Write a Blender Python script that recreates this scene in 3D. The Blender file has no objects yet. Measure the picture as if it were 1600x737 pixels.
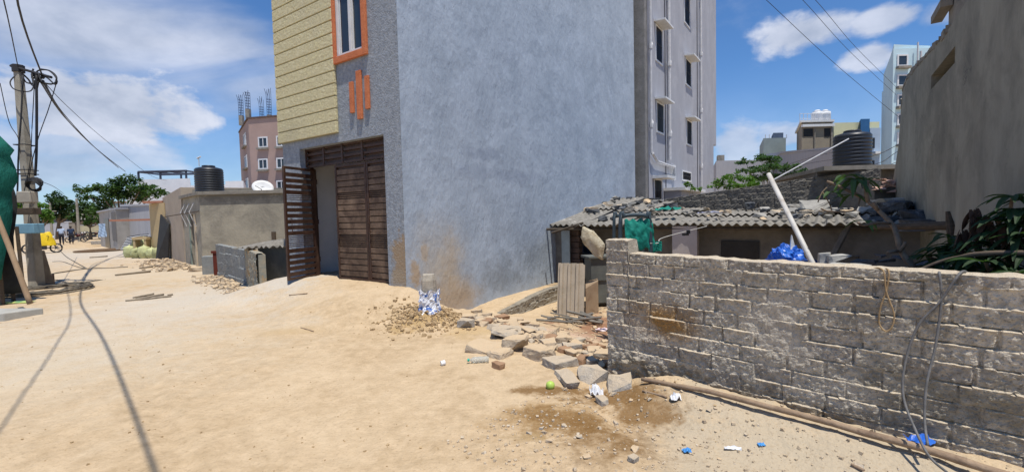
import bpy, bmesh, math, random
from mathutils import Vector, Matrix, noise
random.seed(7)
C = bpy.context.scene.collection
R_ = math.radians
# ------------------------------------------------------------------ camera
FPX = 690.0; CAMZ = 1.6; PITCH = R_(2.75); ROLL = R_(1.37)
D = Vector((0, math.cos(PITCH), -math.sin(PITCH))); U0 = Vector((0, math.sin(PITCH), math.cos(PITCH))); R0 = Vector((1, 0, 0))
RT = R0*math.cos(ROLL) - U0*math.sin(ROLL); UP = U0*math.cos(ROLL) + R0*math.sin(ROLL)
CAM = Vector((0, 0, CAMZ))
cd = bpy.data.cameras.new("Camera"); cam = bpy.data.objects.new("Camera", cd); C.objects.link(cam)
m4 = Matrix.Identity(4)
for i in range(3):
    m4[i][0] = RT[i]; m4[i][1] = UP[i]; m4[i][2] = -D[i]; m4[i][3] = CAM[i]
cam.matrix_world = m4
cd.sensor_width = 36; cd.lens = 36*FPX/1600; cd.clip_end = 6000; cd.clip_start = 0.05
bpy.context.scene.camera = cam
# ------------------------------------------------------------------ sun, sky, exposure
SUN_EL = 73; SUN_AZ = 153          # azimuth clockwise from +Y (compass style)
sh = Vector((math.sin(R_(SUN_AZ)), math.cos(R_(SUN_AZ)), 0)); SD = (sh*math.cos(R_(SUN_EL)) + Vector((0, 0, math.sin(R_(SUN_EL)))))
sl = bpy.data.lights.new("sun", 'SUN'); sl.energy = 4.6; sl.angle = R_(0.53); sl.color = (1, .945, .85)
so = bpy.data.objects.new("sun", sl); C.objects.link(so); so.rotation_euler = SD.to_track_quat('Z', 'Y').to_euler(); so.location = (0, -10, 40)
vs = bpy.context.scene.view_settings
vs.view_transform = 'Standard'; vs.look = 'None'; vs.exposure = 0.12; vs.gamma = 1; vs.use_curve_mapping = False

def ray(px, py):
    return RT*((px-800)/FPX) + UP*((368.5-py)/FPX) + D
def at(px, py, Y):
    r = ray(px, py); return CAM + r*(Y/r.y)

W = bpy.data.worlds.new("World"); bpy.context.scene.world = W; W.use_nodes = True
nt = W.node_tree; N = nt.nodes; L = nt.links; N.clear()
def nd(tree, typ, **kw):
    n = tree.nodes.new(typ)
    for k, v in kw.items(): setattr(n, k, v)
    return n
def mth(tree, op, a, b=None, c=None, clamp=False):
    n = tree.nodes.new('ShaderNodeMath'); n.operation = op; n.use_clamp = clamp
    for i, v in enumerate((a, b, c)):
        if v is None: continue
        if isinstance(v, (int, float)): n.inputs[i].default_value = v
        else: tree.links.new(v, n.inputs[i])
    return n.outputs[0]
sky = nd(nt, 'ShaderNodeTexSky', sky_type='NISHITA'); sky.sun_disc = False; sky.sun_elevation = R_(SUN_EL); sky.sun_rotation = R_(SUN_AZ)
sky.air_density = 1.0; sky.dust_density = .15; sky.ozone_density = 5.0
tc = nd(nt, 'ShaderNodeTexCoord'); sp = nd(nt, 'ShaderNodeSeparateXYZ'); L.new(tc.outputs['Generated'], sp.inputs[0])
az = mth(nt, 'ARCTAN2', sp.outputs[0], sp.outputs[1]); el = mth(nt, 'ARCSINE', sp.outputs[2])
# stretched coordinate for the noise (clouds are wider than tall)
cmb = nd(nt, 'ShaderNodeCombineXYZ'); L.new(az, cmb.inputs[0]); L.new(mth(nt, 'MULTIPLY', el, 1.7), cmb.inputs[1])
n1 = nd(nt, 'ShaderNodeTexNoise'); n1.inputs['Scale'].default_value = 7; n1.inputs['Detail'].default_value = 9; n1.inputs['Roughness'].default_value = .56; n1.inputs['Distortion'].default_value = .15
L.new(cmb.outputs[0], n1.inputs['Vector'])
nz = mth(nt, 'SUBTRACT', n1.outputs[0], .5)
cmb2 = nd(nt, 'ShaderNodeCombineXYZ'); L.new(mth(nt, 'ADD', az, mth(nt, 'MULTIPLY', el, .9)), cmb2.inputs[0]); L.new(mth(nt, 'MULTIPLY', mth(nt, 'SUBTRACT', el, mth(nt, 'MULTIPLY', az, .25)), 4.2), cmb2.inputs[1])
n2 = nd(nt, 'ShaderNodeTexNoise'); n2.inputs['Scale'].default_value = 2.6; n2.inputs['Detail'].default_value = 7; n2.inputs['Roughness'].default_value = .5; n2.inputs['Distortion'].default_value = .35
L.new(cmb2.outputs[0], n2.inputs['Vector'])
nz2 = mth(nt, 'SUBTRACT', n2.outputs[0], .5)
def blob(px, py, rx, ry, nzo, k, amp, soft):
    """cloud bank: centre and half sizes (given as view angles), broken up by noise"""
    r = ray(px, py).normalized(); a0 = math.atan2(r.x, r.y); e0 = math.asin(r.z)
    q = ray(px+rx, py).normalized(); ra = abs(math.atan2(q.x, q.y)-a0)
    q = ray(px, py-ry).normalized(); re = abs(math.asin(q.z)-e0)
    x = mth(nt, 'DIVIDE', mth(nt, 'SUBTRACT', az, a0), ra); y = mth(nt, 'DIVIDE', mth(nt, 'SUBTRACT', el, e0), re)
    d = mth(nt, 'SQRT', mth(nt, 'ADD', mth(nt, 'MULTIPLY', x, x), mth(nt, 'MULTIPLY', y, y)))
    v = mth(nt, 'ADD', mth(nt, 'SUBTRACT', 1.0, d), mth(nt, 'MULTIPLY', nzo, k))
    m = nd(nt, 'ShaderNodeMapRange', interpolation_type='SMOOTHSTEP'); m.inputs['From Min'].default_value = 0; m.inputs['From Max'].default_value = soft
    m.inputs['To Max'].default_value = amp; L.new(v, m.inputs['Value']); return m.outputs[0]
cl = None
for b in [(150, 165, 200, 74, nz, 2.4, .95, .45), (240, 180, 100, 46, nz, 2.2, .8, .5), (120, 235, 280, 70, nz, 2.2, .72, .8),
          (1255, 52, 100, 36, nz, 2.3, .9, .5), (1385, 30, 80, 26, nz, 2.3, .85, .5), (1362, 88, 62, 22, nz, 2.4, .85, .5), (1230, 215, 95, 34, nz, 2.4, .72, .7), (1150, 225, 60, 42, nz, 2.3, .72, .6), (1475, 22, 60, 36, nz, 2.2, .7, .6),
          (440, 262, 80, 28, nz, 2.2, .6, .8), (1600, 120, 90, 50, nz, 2.4, .7, .6),
          (110, 50, 560, 170, nz2, 1.5, .86, 1.0), (350, 80, 240, 80, nz2, 2.6, .72, 1.1), (60, 270, 330, 100, nz2, 1.5, .7, 1.1), (-200, 120, 380, 200, nz, 2.4, .7, 1.0), (1900, 60, 300, 160, nz, 2.4, .7, 1.0)]:
    o = blob(*b); cl = o if cl is None else mth(nt, 'MAXIMUM', cl, o)
gen = nd(nt, 'ShaderNodeMapRange', interpolation_type='SMOOTHSTEP'); gen.inputs['From Min'].default_value = .56; gen.inputs['From Max'].default_value = .8; gen.inputs['To Max'].default_value = .12; L.new(n1.outputs[0], gen.inputs['Value'])
cl = mth(nt, 'MAXIMUM', cl, gen.outputs[0])
# whiter air close to the horizon
hz = nd(nt, 'ShaderNodeMapRange', interpolation_type='SMOOTHSTEP'); hz.inputs['From Min'].default_value = .30; hz.inputs['From Max'].default_value = -.02; hz.inputs['To Max'].default_value = .42; L.new(el, hz.inputs['Value'])
cl = mth(nt, 'MAXIMUM', cl, hz.outputs[0])
shade = nd(nt, 'ShaderNodeMapRange'); shade.inputs['From Min'].default_value = .35; shade.inputs['From Max'].default_value = .7; shade.inputs['To Min'].default_value = 0; shade.inputs['To Max'].default_value = 1; L.new(n1.outputs[0], shade.inputs['Value'])
cc = nd(nt, 'ShaderNodeMix', data_type='RGBA'); cc.inputs[6].default_value = (4.3, 4.9, 6.2, 1); cc.inputs[7].default_value = (7.6, 8.0, 9.2, 1); L.new(shade.outputs[0], cc.inputs[0])
tint = nd(nt, 'ShaderNodeMix', data_type='RGBA', blend_type='MULTIPLY'); tint.inputs[0].default_value = 1; tint.inputs[7].default_value = (.72, 1.02, 1.30, 1); L.new(sky.outputs[0], tint.inputs[6])
mx = nd(nt, 'ShaderNodeMix', data_type='RGBA'); L.new(cl, mx.inputs[0]); L.new(tint.outputs[2], mx.inputs[6]); L.new(cc.outputs[2], mx.inputs[7])
bg = nd(nt, 'ShaderNodeBackground'); bg.inputs[1].default_value = .095; L.new(mx.outputs[2], bg.inputs[0])
wo = nd(nt, 'ShaderNodeOutputWorld'); L.new(bg.outputs[0], wo.inputs[0])

# ------------------------------------------------------------------ materials
MC = {}
def mat(name, c1, c2=None, scale=3, bump=.2, bscale=30, rough=.9, metal=0, c3=None, s3=.6, t3=(.5, .7), bdist=.01, stretch=None, lo=.35, hi=.65, spec=.25, detail=8, masks=(), dust=None, crack=None, attr=None, speck=None):
    if name in MC: return MC[name]
    m = bpy.data.materials.new(name); m.use_nodes = True; t = m.node_tree; l = t.links
    b = t.nodes['Principled BSDF']; b.inputs['Roughness'].default_value = rough; b.inputs['Metallic'].default_value = metal; b.inputs['Specular IOR Level'].default_value = spec
    g = nd(t, 'ShaderNodeNewGeometry'); pos = g.outputs['Position']; spos = pos
    if stretch:
        mp = nd(t, 'ShaderNodeMapping'); mp.inputs['Scale'].default_value = stretch; l.new(pos, mp.inputs[0]); spos = mp.outputs[0]
    c2 = c2 or tuple(x*.78 for x in c1)
    nn = nd(t, 'ShaderNodeTexNoise'); nn.inputs['Scale'].default_value = scale; nn.inputs['Detail'].default_value = detail; nn.inputs['Roughness'].default_value = .65; l.new(spos, nn.inputs['Vector'])
    mr = nd(t, 'ShaderNodeMapRange'); mr.inputs['From Min'].default_value = lo; mr.inputs['From Max'].default_value = hi; l.new(nn.outputs[0], mr.inputs['Value'])
    mi = nd(t, 'ShaderNodeMix', data_type='RGBA'); mi.inputs[6].default_value = (*c1, 1); mi.inputs[7].default_value = (*c2, 1); l.new(mr.outputs[0], mi.inputs[0]); col = mi.outputs[2]
    if c3:
        n3 = nd(t, 'ShaderNodeTexNoise'); n3.inputs['Scale'].default_value = s3; n3.inputs['Detail'].default_value = 10; n3.inputs['Roughness'].default_value = .7; n3.inputs['Distortion'].default_value = .4; l.new(pos, n3.inputs['Vector'])
        r3 = nd(t, 'ShaderNodeMapRange'); r3.inputs['From Min'].default_value = t3[0]; r3.inputs['From Max'].default_value = t3[1]; l.new(n3.outputs[0], r3.inputs['Value'])
        x = nd(t, 'ShaderNodeMix', data_type='RGBA'); x.inputs[7].default_value = (*c3, 1); l.new(col, x.inputs[6]); l.new(r3.outputs[0], x.inputs[0]); col = x.outputs[2]
    if masks:
        nm = nd(t, 'ShaderNodeTexNoise'); nm.inputs['Scale'].default_value = 2.2; nm.inputs['Detail'].default_value = 10; nm.inputs['Roughness'].default_value = .68; l.new(pos, nm.inputs['Vector'])
        nf = nd(t, 'ShaderNodeTexNoise'); nf.inputs['Scale'].default_value = 14; nf.inputs['Detail'].default_value = 8; nf.inputs['Roughness'].default_value = .7; l.new(pos, nf.inputs['Vector'])
        for mk in masks:       # stains and other colour patches: centre, radii (m), colour, strength, softness, raggedness
            (c, rad, colr, amp, soft) = mk[:5]; rg = mk[5] if len(mk) > 5 else 1.0
            a = nd(t, 'ShaderNodeVectorMath', operation='SUBTRACT'); l.new(pos, a.inputs[0]); a.inputs[1].default_value = c
            d = nd(t, 'ShaderNodeVectorMath', operation='DIVIDE'); l.new(a.outputs[0], d.inputs[0]); d.inputs[1].default_value = rad
            ln = nd(t, 'ShaderNodeVectorMath', operation='LENGTH'); l.new(d.outputs[0], ln.inputs[0])
            v = mth(t, 'ADD', mth(t, 'SUBTRACT', 1.0, ln.outputs['Value']), mth(t, 'MULTIPLY', mth(t, 'SUBTRACT', nm.outputs[0], .5), 2.6*rg))
            v = mth(t, 'ADD', v, mth(t, 'MULTIPLY', mth(t, 'SUBTRACT', nf.outputs[0], .5), 1.2*rg))
            r = nd(t, 'ShaderNodeMapRange', interpolation_type='SMOOTHSTEP'); r.inputs['From Min'].default_value = 0; r.inputs['From Max'].default_value = soft; r.inputs['To Max'].default_value = amp; l.new(v, r.inputs['Value'])
            x = nd(t, 'ShaderNodeMix', data_type='RGBA'); x.inputs[7].default_value = (*colr, 1); l.new(col, x.inputs[6]); l.new(r.outputs[0], x.inputs[0]); col = x.outputs[2]
    def over(fac, c_):
        x = nd(t, 'ShaderNodeMix', data_type='RGBA'); x.inputs[7].default_value = (*c_, 1); l.new(col, x.inputs[6]); l.new(fac, x.inputs[0]); return x.outputs[2]
    if attr:        # block walls: per-block tone and paler mortar carried by the mesh
        a = nd(t, 'ShaderNodeAttribute', attribute_name='tone'); x = nd(t, 'ShaderNodeMix', data_type='RGBA', blend_type='MULTIPLY'); x.inputs[0].default_value = 1
        l.new(col, x.inputs[6]); l.new(a.outputs['Color'], x.inputs[7]); col = x.outputs[2]
        a = nd(t, 'ShaderNodeAttribute', attribute_name='mortar'); col = over(a.outputs['Fac'], attr)
    if speck:       # coarse grains: colour, scale
        v = nd(t, 'ShaderNodeTexNoise'); v.inputs['Scale'].default_value = speck[1]; v.inputs['Detail'].default_value = 3; l.new(pos, v.inputs['Vector'])
        r = nd(t, 'ShaderNodeMapRange'); r.inputs['From Min'].default_value = .58; r.inputs['From Max'].default_value = .68; r.inputs['To Max'].default_value = speck[2]; l.new(v.outputs[0], r.inputs['Value']); col = over(r.outputs[0], speck[0])
    if crack:       # thin cracks: colour, scale, width
        nw = nd(t, 'ShaderNodeTexNoise'); nw.inputs['Scale'].default_value = 2.5; nw.inputs['Detail'].default_value = 6; l.new(pos, nw.inputs['Vector'])
        ad = nd(t, 'ShaderNodeVectorMath', operation='ADD'); l.new(pos, ad.inputs[0]); l.new(nw.outputs['Color'], ad.inputs[1])
        vo = nd(t, 'ShaderNodeTexVoronoi', feature='DISTANCE_TO_EDGE'); vo.inputs['Scale'].default_value = crack[1]; l.new(ad.outputs[0], vo.inputs['Vector'])
        r = nd(t, 'ShaderNodeMapRange'); r.inputs['From Min'].default_value = crack[2]; r.inputs['From Max'].default_value = crack[2]*.3; l.new(vo.outputs['Distance'], r.inputs['Value'])
        n5 = nd(t, 'ShaderNodeTexNoise'); n5.inputs['Scale'].default_value = 1.1; n5.inputs['Detail'].default_value = 4; l.new(pos, n5.inputs['Vector'])
        r2 = nd(t, 'ShaderNodeMapRange'); r2.inputs['From Min'].default_value = .52; r2.inputs['From Max'].default_value = .6; r2.inputs['To Max'].default_value = .6; l.new(n5.outputs[0], r2.inputs['Value'])
        col = over(mth(t, 'MULTIPLY', r.outputs[0], r2.outputs[0]), crack[0])
    if dust:        # settled dust on faces that look up
        s_ = nd(t, 'ShaderNodeSeparateXYZ'); l.new(g.outputs['True Normal'], s_.inputs[0])
        n6 = nd(t, 'ShaderNodeTexNoise'); n6.inputs['Scale'].default_value = 9; n6.inputs['Detail'].default_value = 8; l.new(pos, n6.inputs['Vector'])
        r = nd(t, 'ShaderNodeMapRange', interpolation_type='SMOOTHSTEP'); r.inputs['From Min'].default_value = .75; r.inputs['From Max'].default_value = 1.35; r.inputs['To Max'].default_value = dust[1]; l.new(mth(t, 'ADD', s_.outputs[2], n6.outputs[0]), r.inputs['Value']); col = over(r.outputs[0], dust[0])
    l.new(col, b.inputs['Base Color'])
    if bump:
        nb = nd(t, 'ShaderNodeTexNoise'); nb.inputs['Scale'].default_value = bscale; nb.inputs['Detail'].default_value = 6; nb.inputs['Roughness'].default_value = .6; l.new(spos, nb.inputs['Vector'])
        bp = nd(t, 'ShaderNodeBump'); bp.inputs['Strength'].default_value = bump; bp.inputs['Distance'].default_value = bdist; l.new(nb.outputs[0], bp.inputs['Height']); l.new(bp.outputs[0], b.inputs['Normal'])
    MC[name] = m; return m
def glass(name='window_glass', c=(.03, .04, .05)):
    if name in MC: return MC[name]
    m = bpy.data.materials.new(name); m.use_nodes = True; b = m.node_tree.nodes['Principled BSDF']
    b.inputs['Base Color'].default_value = (*c, 1); b.inputs['Roughness'].default_value = .08; b.inputs['Specular IOR Level'].default_value = .6; MC[name] = m; return m

# ------------------------------------------------------------------ object helpers
WO = {}
def tag(o, label=None, cat=None, group=None, kind=None):
    if label: o['label'] = label
    if cat: o['category'] = cat
    if group: o['group'] = group
    if kind: o['kind'] = kind
    return o
def thing(name, loc, label, cat, group=None):
    o = bpy.data.objects.new(name, None); o.empty_display_size = .2; C.objects.link(o); o.location = loc; WO[o] = Vector(loc)
    return tag(o, label, cat, group)
class MB:
    def __init__(s): s.v = []; s.f = []
    def add(s, vs, fs):
        n = len(s.v); s.v += [Vector(v) for v in vs]; s.f += [tuple(i+n for i in f) for f in fs]; return s
    def hexa(s, p):   # 8 points: bottom 4 ccw, top 4
        return s.add(p, [(3, 2, 1, 0), (4, 5, 6, 7), (0, 1, 5, 4), (1, 2, 6, 5), (2, 3, 7, 6), (3, 0, 4, 7)])
    def box(s, c, size, rot=None):
        c = Vector(c); h = Vector(size)/2; m = rot or Matrix.Identity(3)
        if isinstance(m, (int, float)): m = Matrix.Rotation(m, 3, 'Z')
        return s.hexa([c + m @ Vector((x*h.x, y*h.y, z*h.z)) for z in (-1, 1) for x, y in ((-1, -1), (1, -1), (1, 1), (-1, 1))])
    def prism(s, poly, ext):
        n = len(poly); p = [Vector(q) for q in poly]; e = Vector(ext)
        return s.add(p + [q+e for q in p], [tuple(range(n))[::-1], tuple(range(n, 2*n))] + [(i, (i+1) % n, n+(i+1) % n, n+i) for i in range(n)])
    def tube(s, pts, r, k=7, cap=True, closed=False):
        pts = [Vector(p) for p in pts]; n = len(pts); rings = []
        rr = r if isinstance(r, (list, tuple)) else [r]*n
        ref = Vector((0, 0, 1))
        for i, p in enumerate(pts):
            a = pts[(i-1) % n] if (closed or i > 0) else p; b = pts[(i+1) % n] if (closed or i < n-1) else p
            t = (b-a).normalized() if (b-a).length > 1e-9 else Vector((0, 0, 1))
            x = t.cross(ref)
            if x.length < .05: x = t.cross(Vector((0, 1, 0)))
            x.normalize(); y = t.cross(x)
            rings.append([p + (x*math.cos(2*math.pi*j/k) + y*math.sin(2*math.pi*j/k))*rr[i] for j in range(k)])
        fs = []
        for i in range(n if closed else n-1):
            i2 = (i+1) % n
            for j in range(k): fs.append((i*k+j, i*k+(j+1) % k, i2*k+(j+1) % k, i2*k+j))
        if cap and not closed: fs += [tuple(range(k)), tuple((n-1)*k+j for j in range(k))[::-1]]
        return s.add([v for r_ in rings for v in r_], fs)
    def lathe(s, base, prof, k=24, sx=1, sy=1):
        base = Vector(base); v = []; n = len(prof)
        for r, z in prof:
            for j in range(k): v.append(base + Vector((r*sx*math.cos(2*math.pi*j/k), r*sy*math.sin(2*math.pi*j/k), z)))
        f = [(i*k+j, i*k+(j+1) % k, (i+1)*k+(j+1) % k, (i+1)*k+j) for i in range(n-1) for j in range(k)]
        f += [tuple(range(k))[::-1], tuple((n-1)*k+j for j in range(k))]
        return s.add(v, f)
    def build(s, name, m, parent=None, smooth=False, bevel=0, solid=0):
        base = WO[parent] if parent else None
        c = Vector((0, 0, 0))
        xs = [v.x for v in s.v]; ys = [v.y for v in s.v]; zs = [v.z for v in s.v]
        c = Vector(((min(xs)+max(xs))/2, (min(ys)+max(ys))/2, min(zs)))
        me = bpy.data.meshes.new(name); me.from_pydata([v-c for v in s.v], [], s.f); me.update()
        bm = bmesh.new(); bm.from_mesh(me); bmesh.ops.recalc_face_normals(bm, faces=bm.faces); bm.to_mesh(me); bm.free()
        o = bpy.data.objects.new(name, me); C.objects.link(o)
        if parent: o.parent = parent; o.location = c-base
        else: o.location = c
        WO[o] = c
        me.materials.append(m)
        if smooth: me.polygons.foreach_set('use_smooth', [True]*len(me.polygons))
        if solid: md = o.modifiers.new('solid', 'SOLIDIFY'); md.thickness = solid; md.offset = 0
        if bevel: md = o.modifiers.new('bevel', 'BEVEL'); md.width = bevel; md.segments = 2; md.limit_method = 'ANGLE'
        return o
def dup(o, dp, rz=0):
    """copy of a thing (with its parts and sub-parts), moved by dp"""
    c = o.copy(); C.objects.link(c); c.location = o.location + Vector(dp); c.rotation_euler.z += rz; WO[c] = WO[o] + Vector(dp)
    def kids(src, dst):
        for ch in list(src.children):
            k = ch.copy(); C.objects.link(k); k.parent = dst; kids(ch, k)
    kids(o, c); return c
def sm(x): x = max(0., min(1., x)); return x*x*(3-2*x)
def lerp(a, b, t): return a + (b-a)*t
def fb(x, y, z, o=4, H=.9): return noise.fractal(Vector((x, y, z)), H, 2.1, o)

# ------------------------------------------------------------------ plan of the place (metres)
C0 = Vector((-1.85, 7.6, 0)); V = Vector((-.835, .55, 0)).normalized(); NOUT = Vector((-.55, -.835, 0)).normalized()     # near corner and front of the grey-blue building
U = Vector((.581, .814, 0)).normalized(); SN = Vector((.814, -.581, 0)).normalized()                                    # its side wall and that wall's outward normal
BC = Vector((.93, 4.3, 0)); BW = Vector((.707, -.707, 0)); BN = Vector((-.707, -.707, 0))                               # block wall in the foreground
E0 = Vector((.78, 11.55, 0)); E = Vector((.81, -.58, 0)).normalized(); EU = Vector((.58, .81, 0)).normalized()          # shack eave line
SP = Vector((-1.27, 6.62, 0))                                                                                          # stump
def onp(px, py, p0, d):
    """where the view ray meets the vertical plane through p0 along d: (t along d, z)"""
    r = ray(px, py); n = Vector((-d.y, d.x, 0)); k = (p0-CAM).dot(n)/r.dot(n) if abs(r.dot(n)) > 1e-9 else 0
    q = CAM + r*k; return (q-p0).dot(d), q.z
def zbase(x, y):
    z = 0.0
    if y > 15: z -= .006*min(y-15, 70)
    p = Vector((x, y, 0)); q = p-C0; t = q.dot(V); s = q.dot(NOUT)
    if s > -3 and -1.3 < t < 5.2:
        a = sm(1-s/(1.9 + .3*math.sin(t*2))) if s > 0 else 1
        b = sm((t+1.1)/1.2)*sm((4.9-t)/1.5)
        if q.dot(SN) > -.05 and q.dot(U) > 0: b *= 1-sm(q.dot(U)/.62)
        z += .40*a*b
    d = (x+1.05)*.8 + (y-6.9)*.6
    if d > 0:
        yard = -.5*sm(d/2.6)
        f = (p-BC).dot(BN)
        if f > 0 and x > .5: yard *= sm(1-f/.5)
        k = q.dot(SN); tt = q.dot(U)
        if tt > .4 and k < .58: yard = lerp(yard, -.24-.16*sm((2.6-tt)/2.0), sm((.62-k)/.12)*sm((tt-.4)/.9))
        z += yard
    r = (p-SP).length
    if r < 1.1:
        z += .17*math.exp(-(r/.38)**2)
    f = (p-BC).dot(BN)
    tb_ = (p-BC).dot(BW)
    if -.2 <= f < 1.0 and tb_ > 0: z += .19*sm(1-max(f, 0)/.75)*sm((tb_-.05)/.7)
    return z
E1a = Vector((.55, 3.9, 0)); E1b = Vector((1.02, 2.75, 0))       # broken edge of the old road slab
def zg(x, y, fine=True):
    z = zbase(x, y)
    if fine:
        z += .009*fb(x*.8, y*.8, 1) + .005*fb(x*3, y*3, 4)
        if y < 18 and abs(x) < 16:      # wheel ruts along the street and towards the gate
            c_ = x+y+.25*math.sin(y*.5)
            for r0 in (-.6, .9):
                w_ = abs(c_-r0); z += -.026*sm(1-w_/.17)*(.4+1.1*abs(fb(x*1.2, y*1.2, 2, 2))) + .014*sm(1-abs(w_-.22)/.1)*(.5+fb(x*3, y*3, 7, 2))
        d = (x+1.05)*.8 + (y-6.9)*.6
        rb = max(0, 1-abs(d-.6)/1.4)*max(0, min(1, (1.6-x)/.8)) if x > -1.6 else 0
        if rb > 0 and y < 9: z += rb*(.05*abs(fb(x*2.5, y*2.5, 9)) + .03*fb(x*7, y*7, 2))
        r = (Vector((x, y, 0))-SP).length
        if r < .9: z += .10*sm(1-r/.85)*(abs(fb(x*9, y*9, 7))+.5*fb(x*20, y*20, 3))
        # gravelly verge on the right, a little below the worn slab edge
        e = (x-.62)*.93 + (y-3.5)*.36
        if y < 4.6 and x > .2: z -= .035*sm(e/.07)*sm((4.4-y)/.6); z += .016*sm(e/.3)*fb(x*6, y*6, 5)
        if y < 16 and abs(x) < 14: z += .009*fb(x*7, y*7, 3) + .004*abs(fb(x*1.5+y, y*9, 6))
    return z
def G(px, py, lift=0):
    r = ray(px, py); t = .5; prev = t
    while t < 3000:
        p = CAM + r*t
        if p.z < zg(p.x, p.y)+lift: break
        prev = t; t *= 1.01
    a, b = prev, t
    for _ in range(12):
        mdd = (a+b)/2; p = CAM + r*mdd
        if p.z < zg(p.x, p.y)+lift: b = mdd
        else: a = mdd
    return CAM + r*b
# ================================================================== GROUND
def axis(a, b, step, lo, hi, g=1.16):
    xs = [a + i*step for i in range(int((b-a)/step)+1)]; s = step; x = xs[0]; left = []
    while x > lo: s *= g; x -= s; left.append(x)
    s = step; x = xs[-1]; right = []
    while x < hi: s *= g; x += s; right.append(x)
    return left[::-1] + xs + right
gx = axis(-5.5, 4.2, .05, -2600, 2600); gy = axis(1.4, 10.5, .05, -300, 3200)
gb = MB(); nx = len(gx)
gb.v = [Vector((x, y, zg(x, y, abs(x) < 60 and y < 80))) for y in gy for x in gx]
gb.f = [(j*nx+i, j*nx+i+1, (j+1)*nx+i+1, (j+1)*nx+i) for j in range(len(gy)-1) for i in range(nx-1)]
wet = (.19, .105, .038)
GM = mat('sandy_ground', (.54, .405, .255), (.41, .30, .18), scale=8, speck=((.30, .215, .13), 42, .35), detail=12, bump=.9, bscale=22, bdist=.022, rough=.95, c3=(.61, .475, .315), s3=.8, t3=(.45, .75), spec=.1, masks=[
    ((-22, 26, 0), (17, 14, 3), (.50, .44, .36), .9, .9), ((-5.5, 5.2, 0), (3.6, 3.4, 3), (.53, .45, .335), .85, 1.2, .5), ((-6.5, 9.2, 0), (4.5, 5.5, 3), (.52, .465, .385), .95, 1.1, .5),
    ((-12, 14, 0), (8, 5, 3), (.53, .45, .34), .7, .9),
    ((1.7, 2.7, 0), (1.4, 1.2, 2), (.44, .37, .27), .85, .7),
    ((.35, 3.4, 0), (.8, .42, 1), (.33, .205, .085), .85, .9, .8), ((.45, 3.35, 0), (.6, .34, 1), wet, .9, .9), ((.66, 3.0, 0), (.45, .5, 1), wet, .9, .9), ((.95, 3.45, 0), (.4, .3, 1), wet, .85, .7),
    ((.25, 3.95, 0), (.5, .14, 1), wet, .9, .6), ((.85, 3.75, 0), (.5, .22, 1), wet, .9, .6), ((.1, 3.1, 0), (.2, .09, 1), (.3, .2, .09), .6, .7), ((-.45, 5.5, 0), (.12, .07, .6), (.28, .16, .06), .8, .5),
    ((-1.27, 6.5, .1), (.7, .55, .8), (.40, .27, .12), .85, .6), ((-.6, 6.0, 0), (.6, .4, .8), (.47, .33, .16), .6, .8), ((-3.2, 6.2, 0), (.7, .25, 1), (.46, .33, .18), .6, .8),
    ((2.2, 7.7, -.5), (1.6, 1.6, 1), (.26, .13, .075), .9, .5), ((.4, 7.0, -.3), (1.3, 1.0, 1), (.56, .40, .30), .6, .8),
    ((-4.6, 9.0, .2), (1.0, .8, 1), (.50, .45, .38), .8, .6), ((-8.4, 6.3, 0), (3.5, 1.2, 2), (.56, .47, .35), .5, .9)])
ground = gb.build('ground', GM, smooth=True); tag(ground, kind='structure')

# ================================================================== GREY-BLUE BUILDING
CONC = mat('weathered_concrete', (.30, .275, .235), (.20, .185, .16), scale=2.5, bump=.5, bscale=40, c3=(.13, .12, .105), s3=1.3, t3=(.52, .75))
def pt(t, z, s=0.0): return C0 + V*t + NOUT*s + Vector((0, 0, z))
def ps(t, z, s=0.0): return C0 + U*t + SN*s + Vector((0, 0, z))
dust = (.36, .235, .125)
BLUE = mat('blue_grey_plaster', (.385, .445, .52), (.31, .365, .435), crack=((.16, .18, .21), .9, .006), scale=1.3, bump=.7, bscale=9, bdist=.03, rough=.85, stretch=(1.2, 1.2, .55), c3=(.43, .495, .58), s3=1.6, t3=(.5, .72), masks=[
    (tuple(ps(.8, .6)), (1.05, 1.25, 1.5), (.50, .43, .33), .85, 1.3, .3), (tuple(ps(1.1, .0)), (1.1, 1.4, .55), (.44, .34, .23), .85, .8, .4), (tuple(ps(1.1, .7)), (.35, .5, .8), (.46, .36, .24), .6, 1.0, .5),
    (tuple(ps(.22, .62)), (.13, .18, .42), (.43, .31, .19), .8, .6), (tuple(ps(.45, .95)), (.10, .14, .2), (.43, .32, .2), .6, .6),
    (tuple(ps(2.8, .25)), (1.2, 1.4, .4), (.20, .22, .24), .55, .8), (tuple(ps(4.2, .6)), (1.4, 1.6, .5), (.22, .25, .28), .5, .9),
    (tuple(ps(3, 2.5)), (2.2, 2.4, .22), (.24, .28, .36), .5, .8), (tuple(ps(2.2, 2.9)), (.9, 1.1, .18), (.22, .26, .34), .5, .8)])
STUC = mat('rough_grey_stucco', (.33, .365, .41), (.22, .245, .28), scale=14, bump=1.0, bscale=30, bdist=.03, rough=.95, c3=(.40, .43, .47), s3=9, t3=(.55, .7), masks=[(tuple(pt(.08, .9)), (.3, .3, .55), (.34, .24, .14), .85, .5), (tuple(pt(.15, .45)), (.25, .25, .3), (.36, .30, .22), .6, .5)])
INNER = mat('white_grey_inner_plaster', (.78, .79, .82), (.68, .69, .72), scale=2, bump=.2)
BL = 11.3; TOPZ = 12.5; FW = 3.62; TH = .22; OT0, OT1, OZ0, OZ1 = .42, 3.0, .34, 3.06
bld = thing('building', pt(1.8, 0, -5), 'tall grey-blue plastered building with yellow groove siding and a brown folding gate', 'building')
side = MB()       # side wall as a fine relief sheet on a solid slab
nu, nzv = 150, 150
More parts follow.
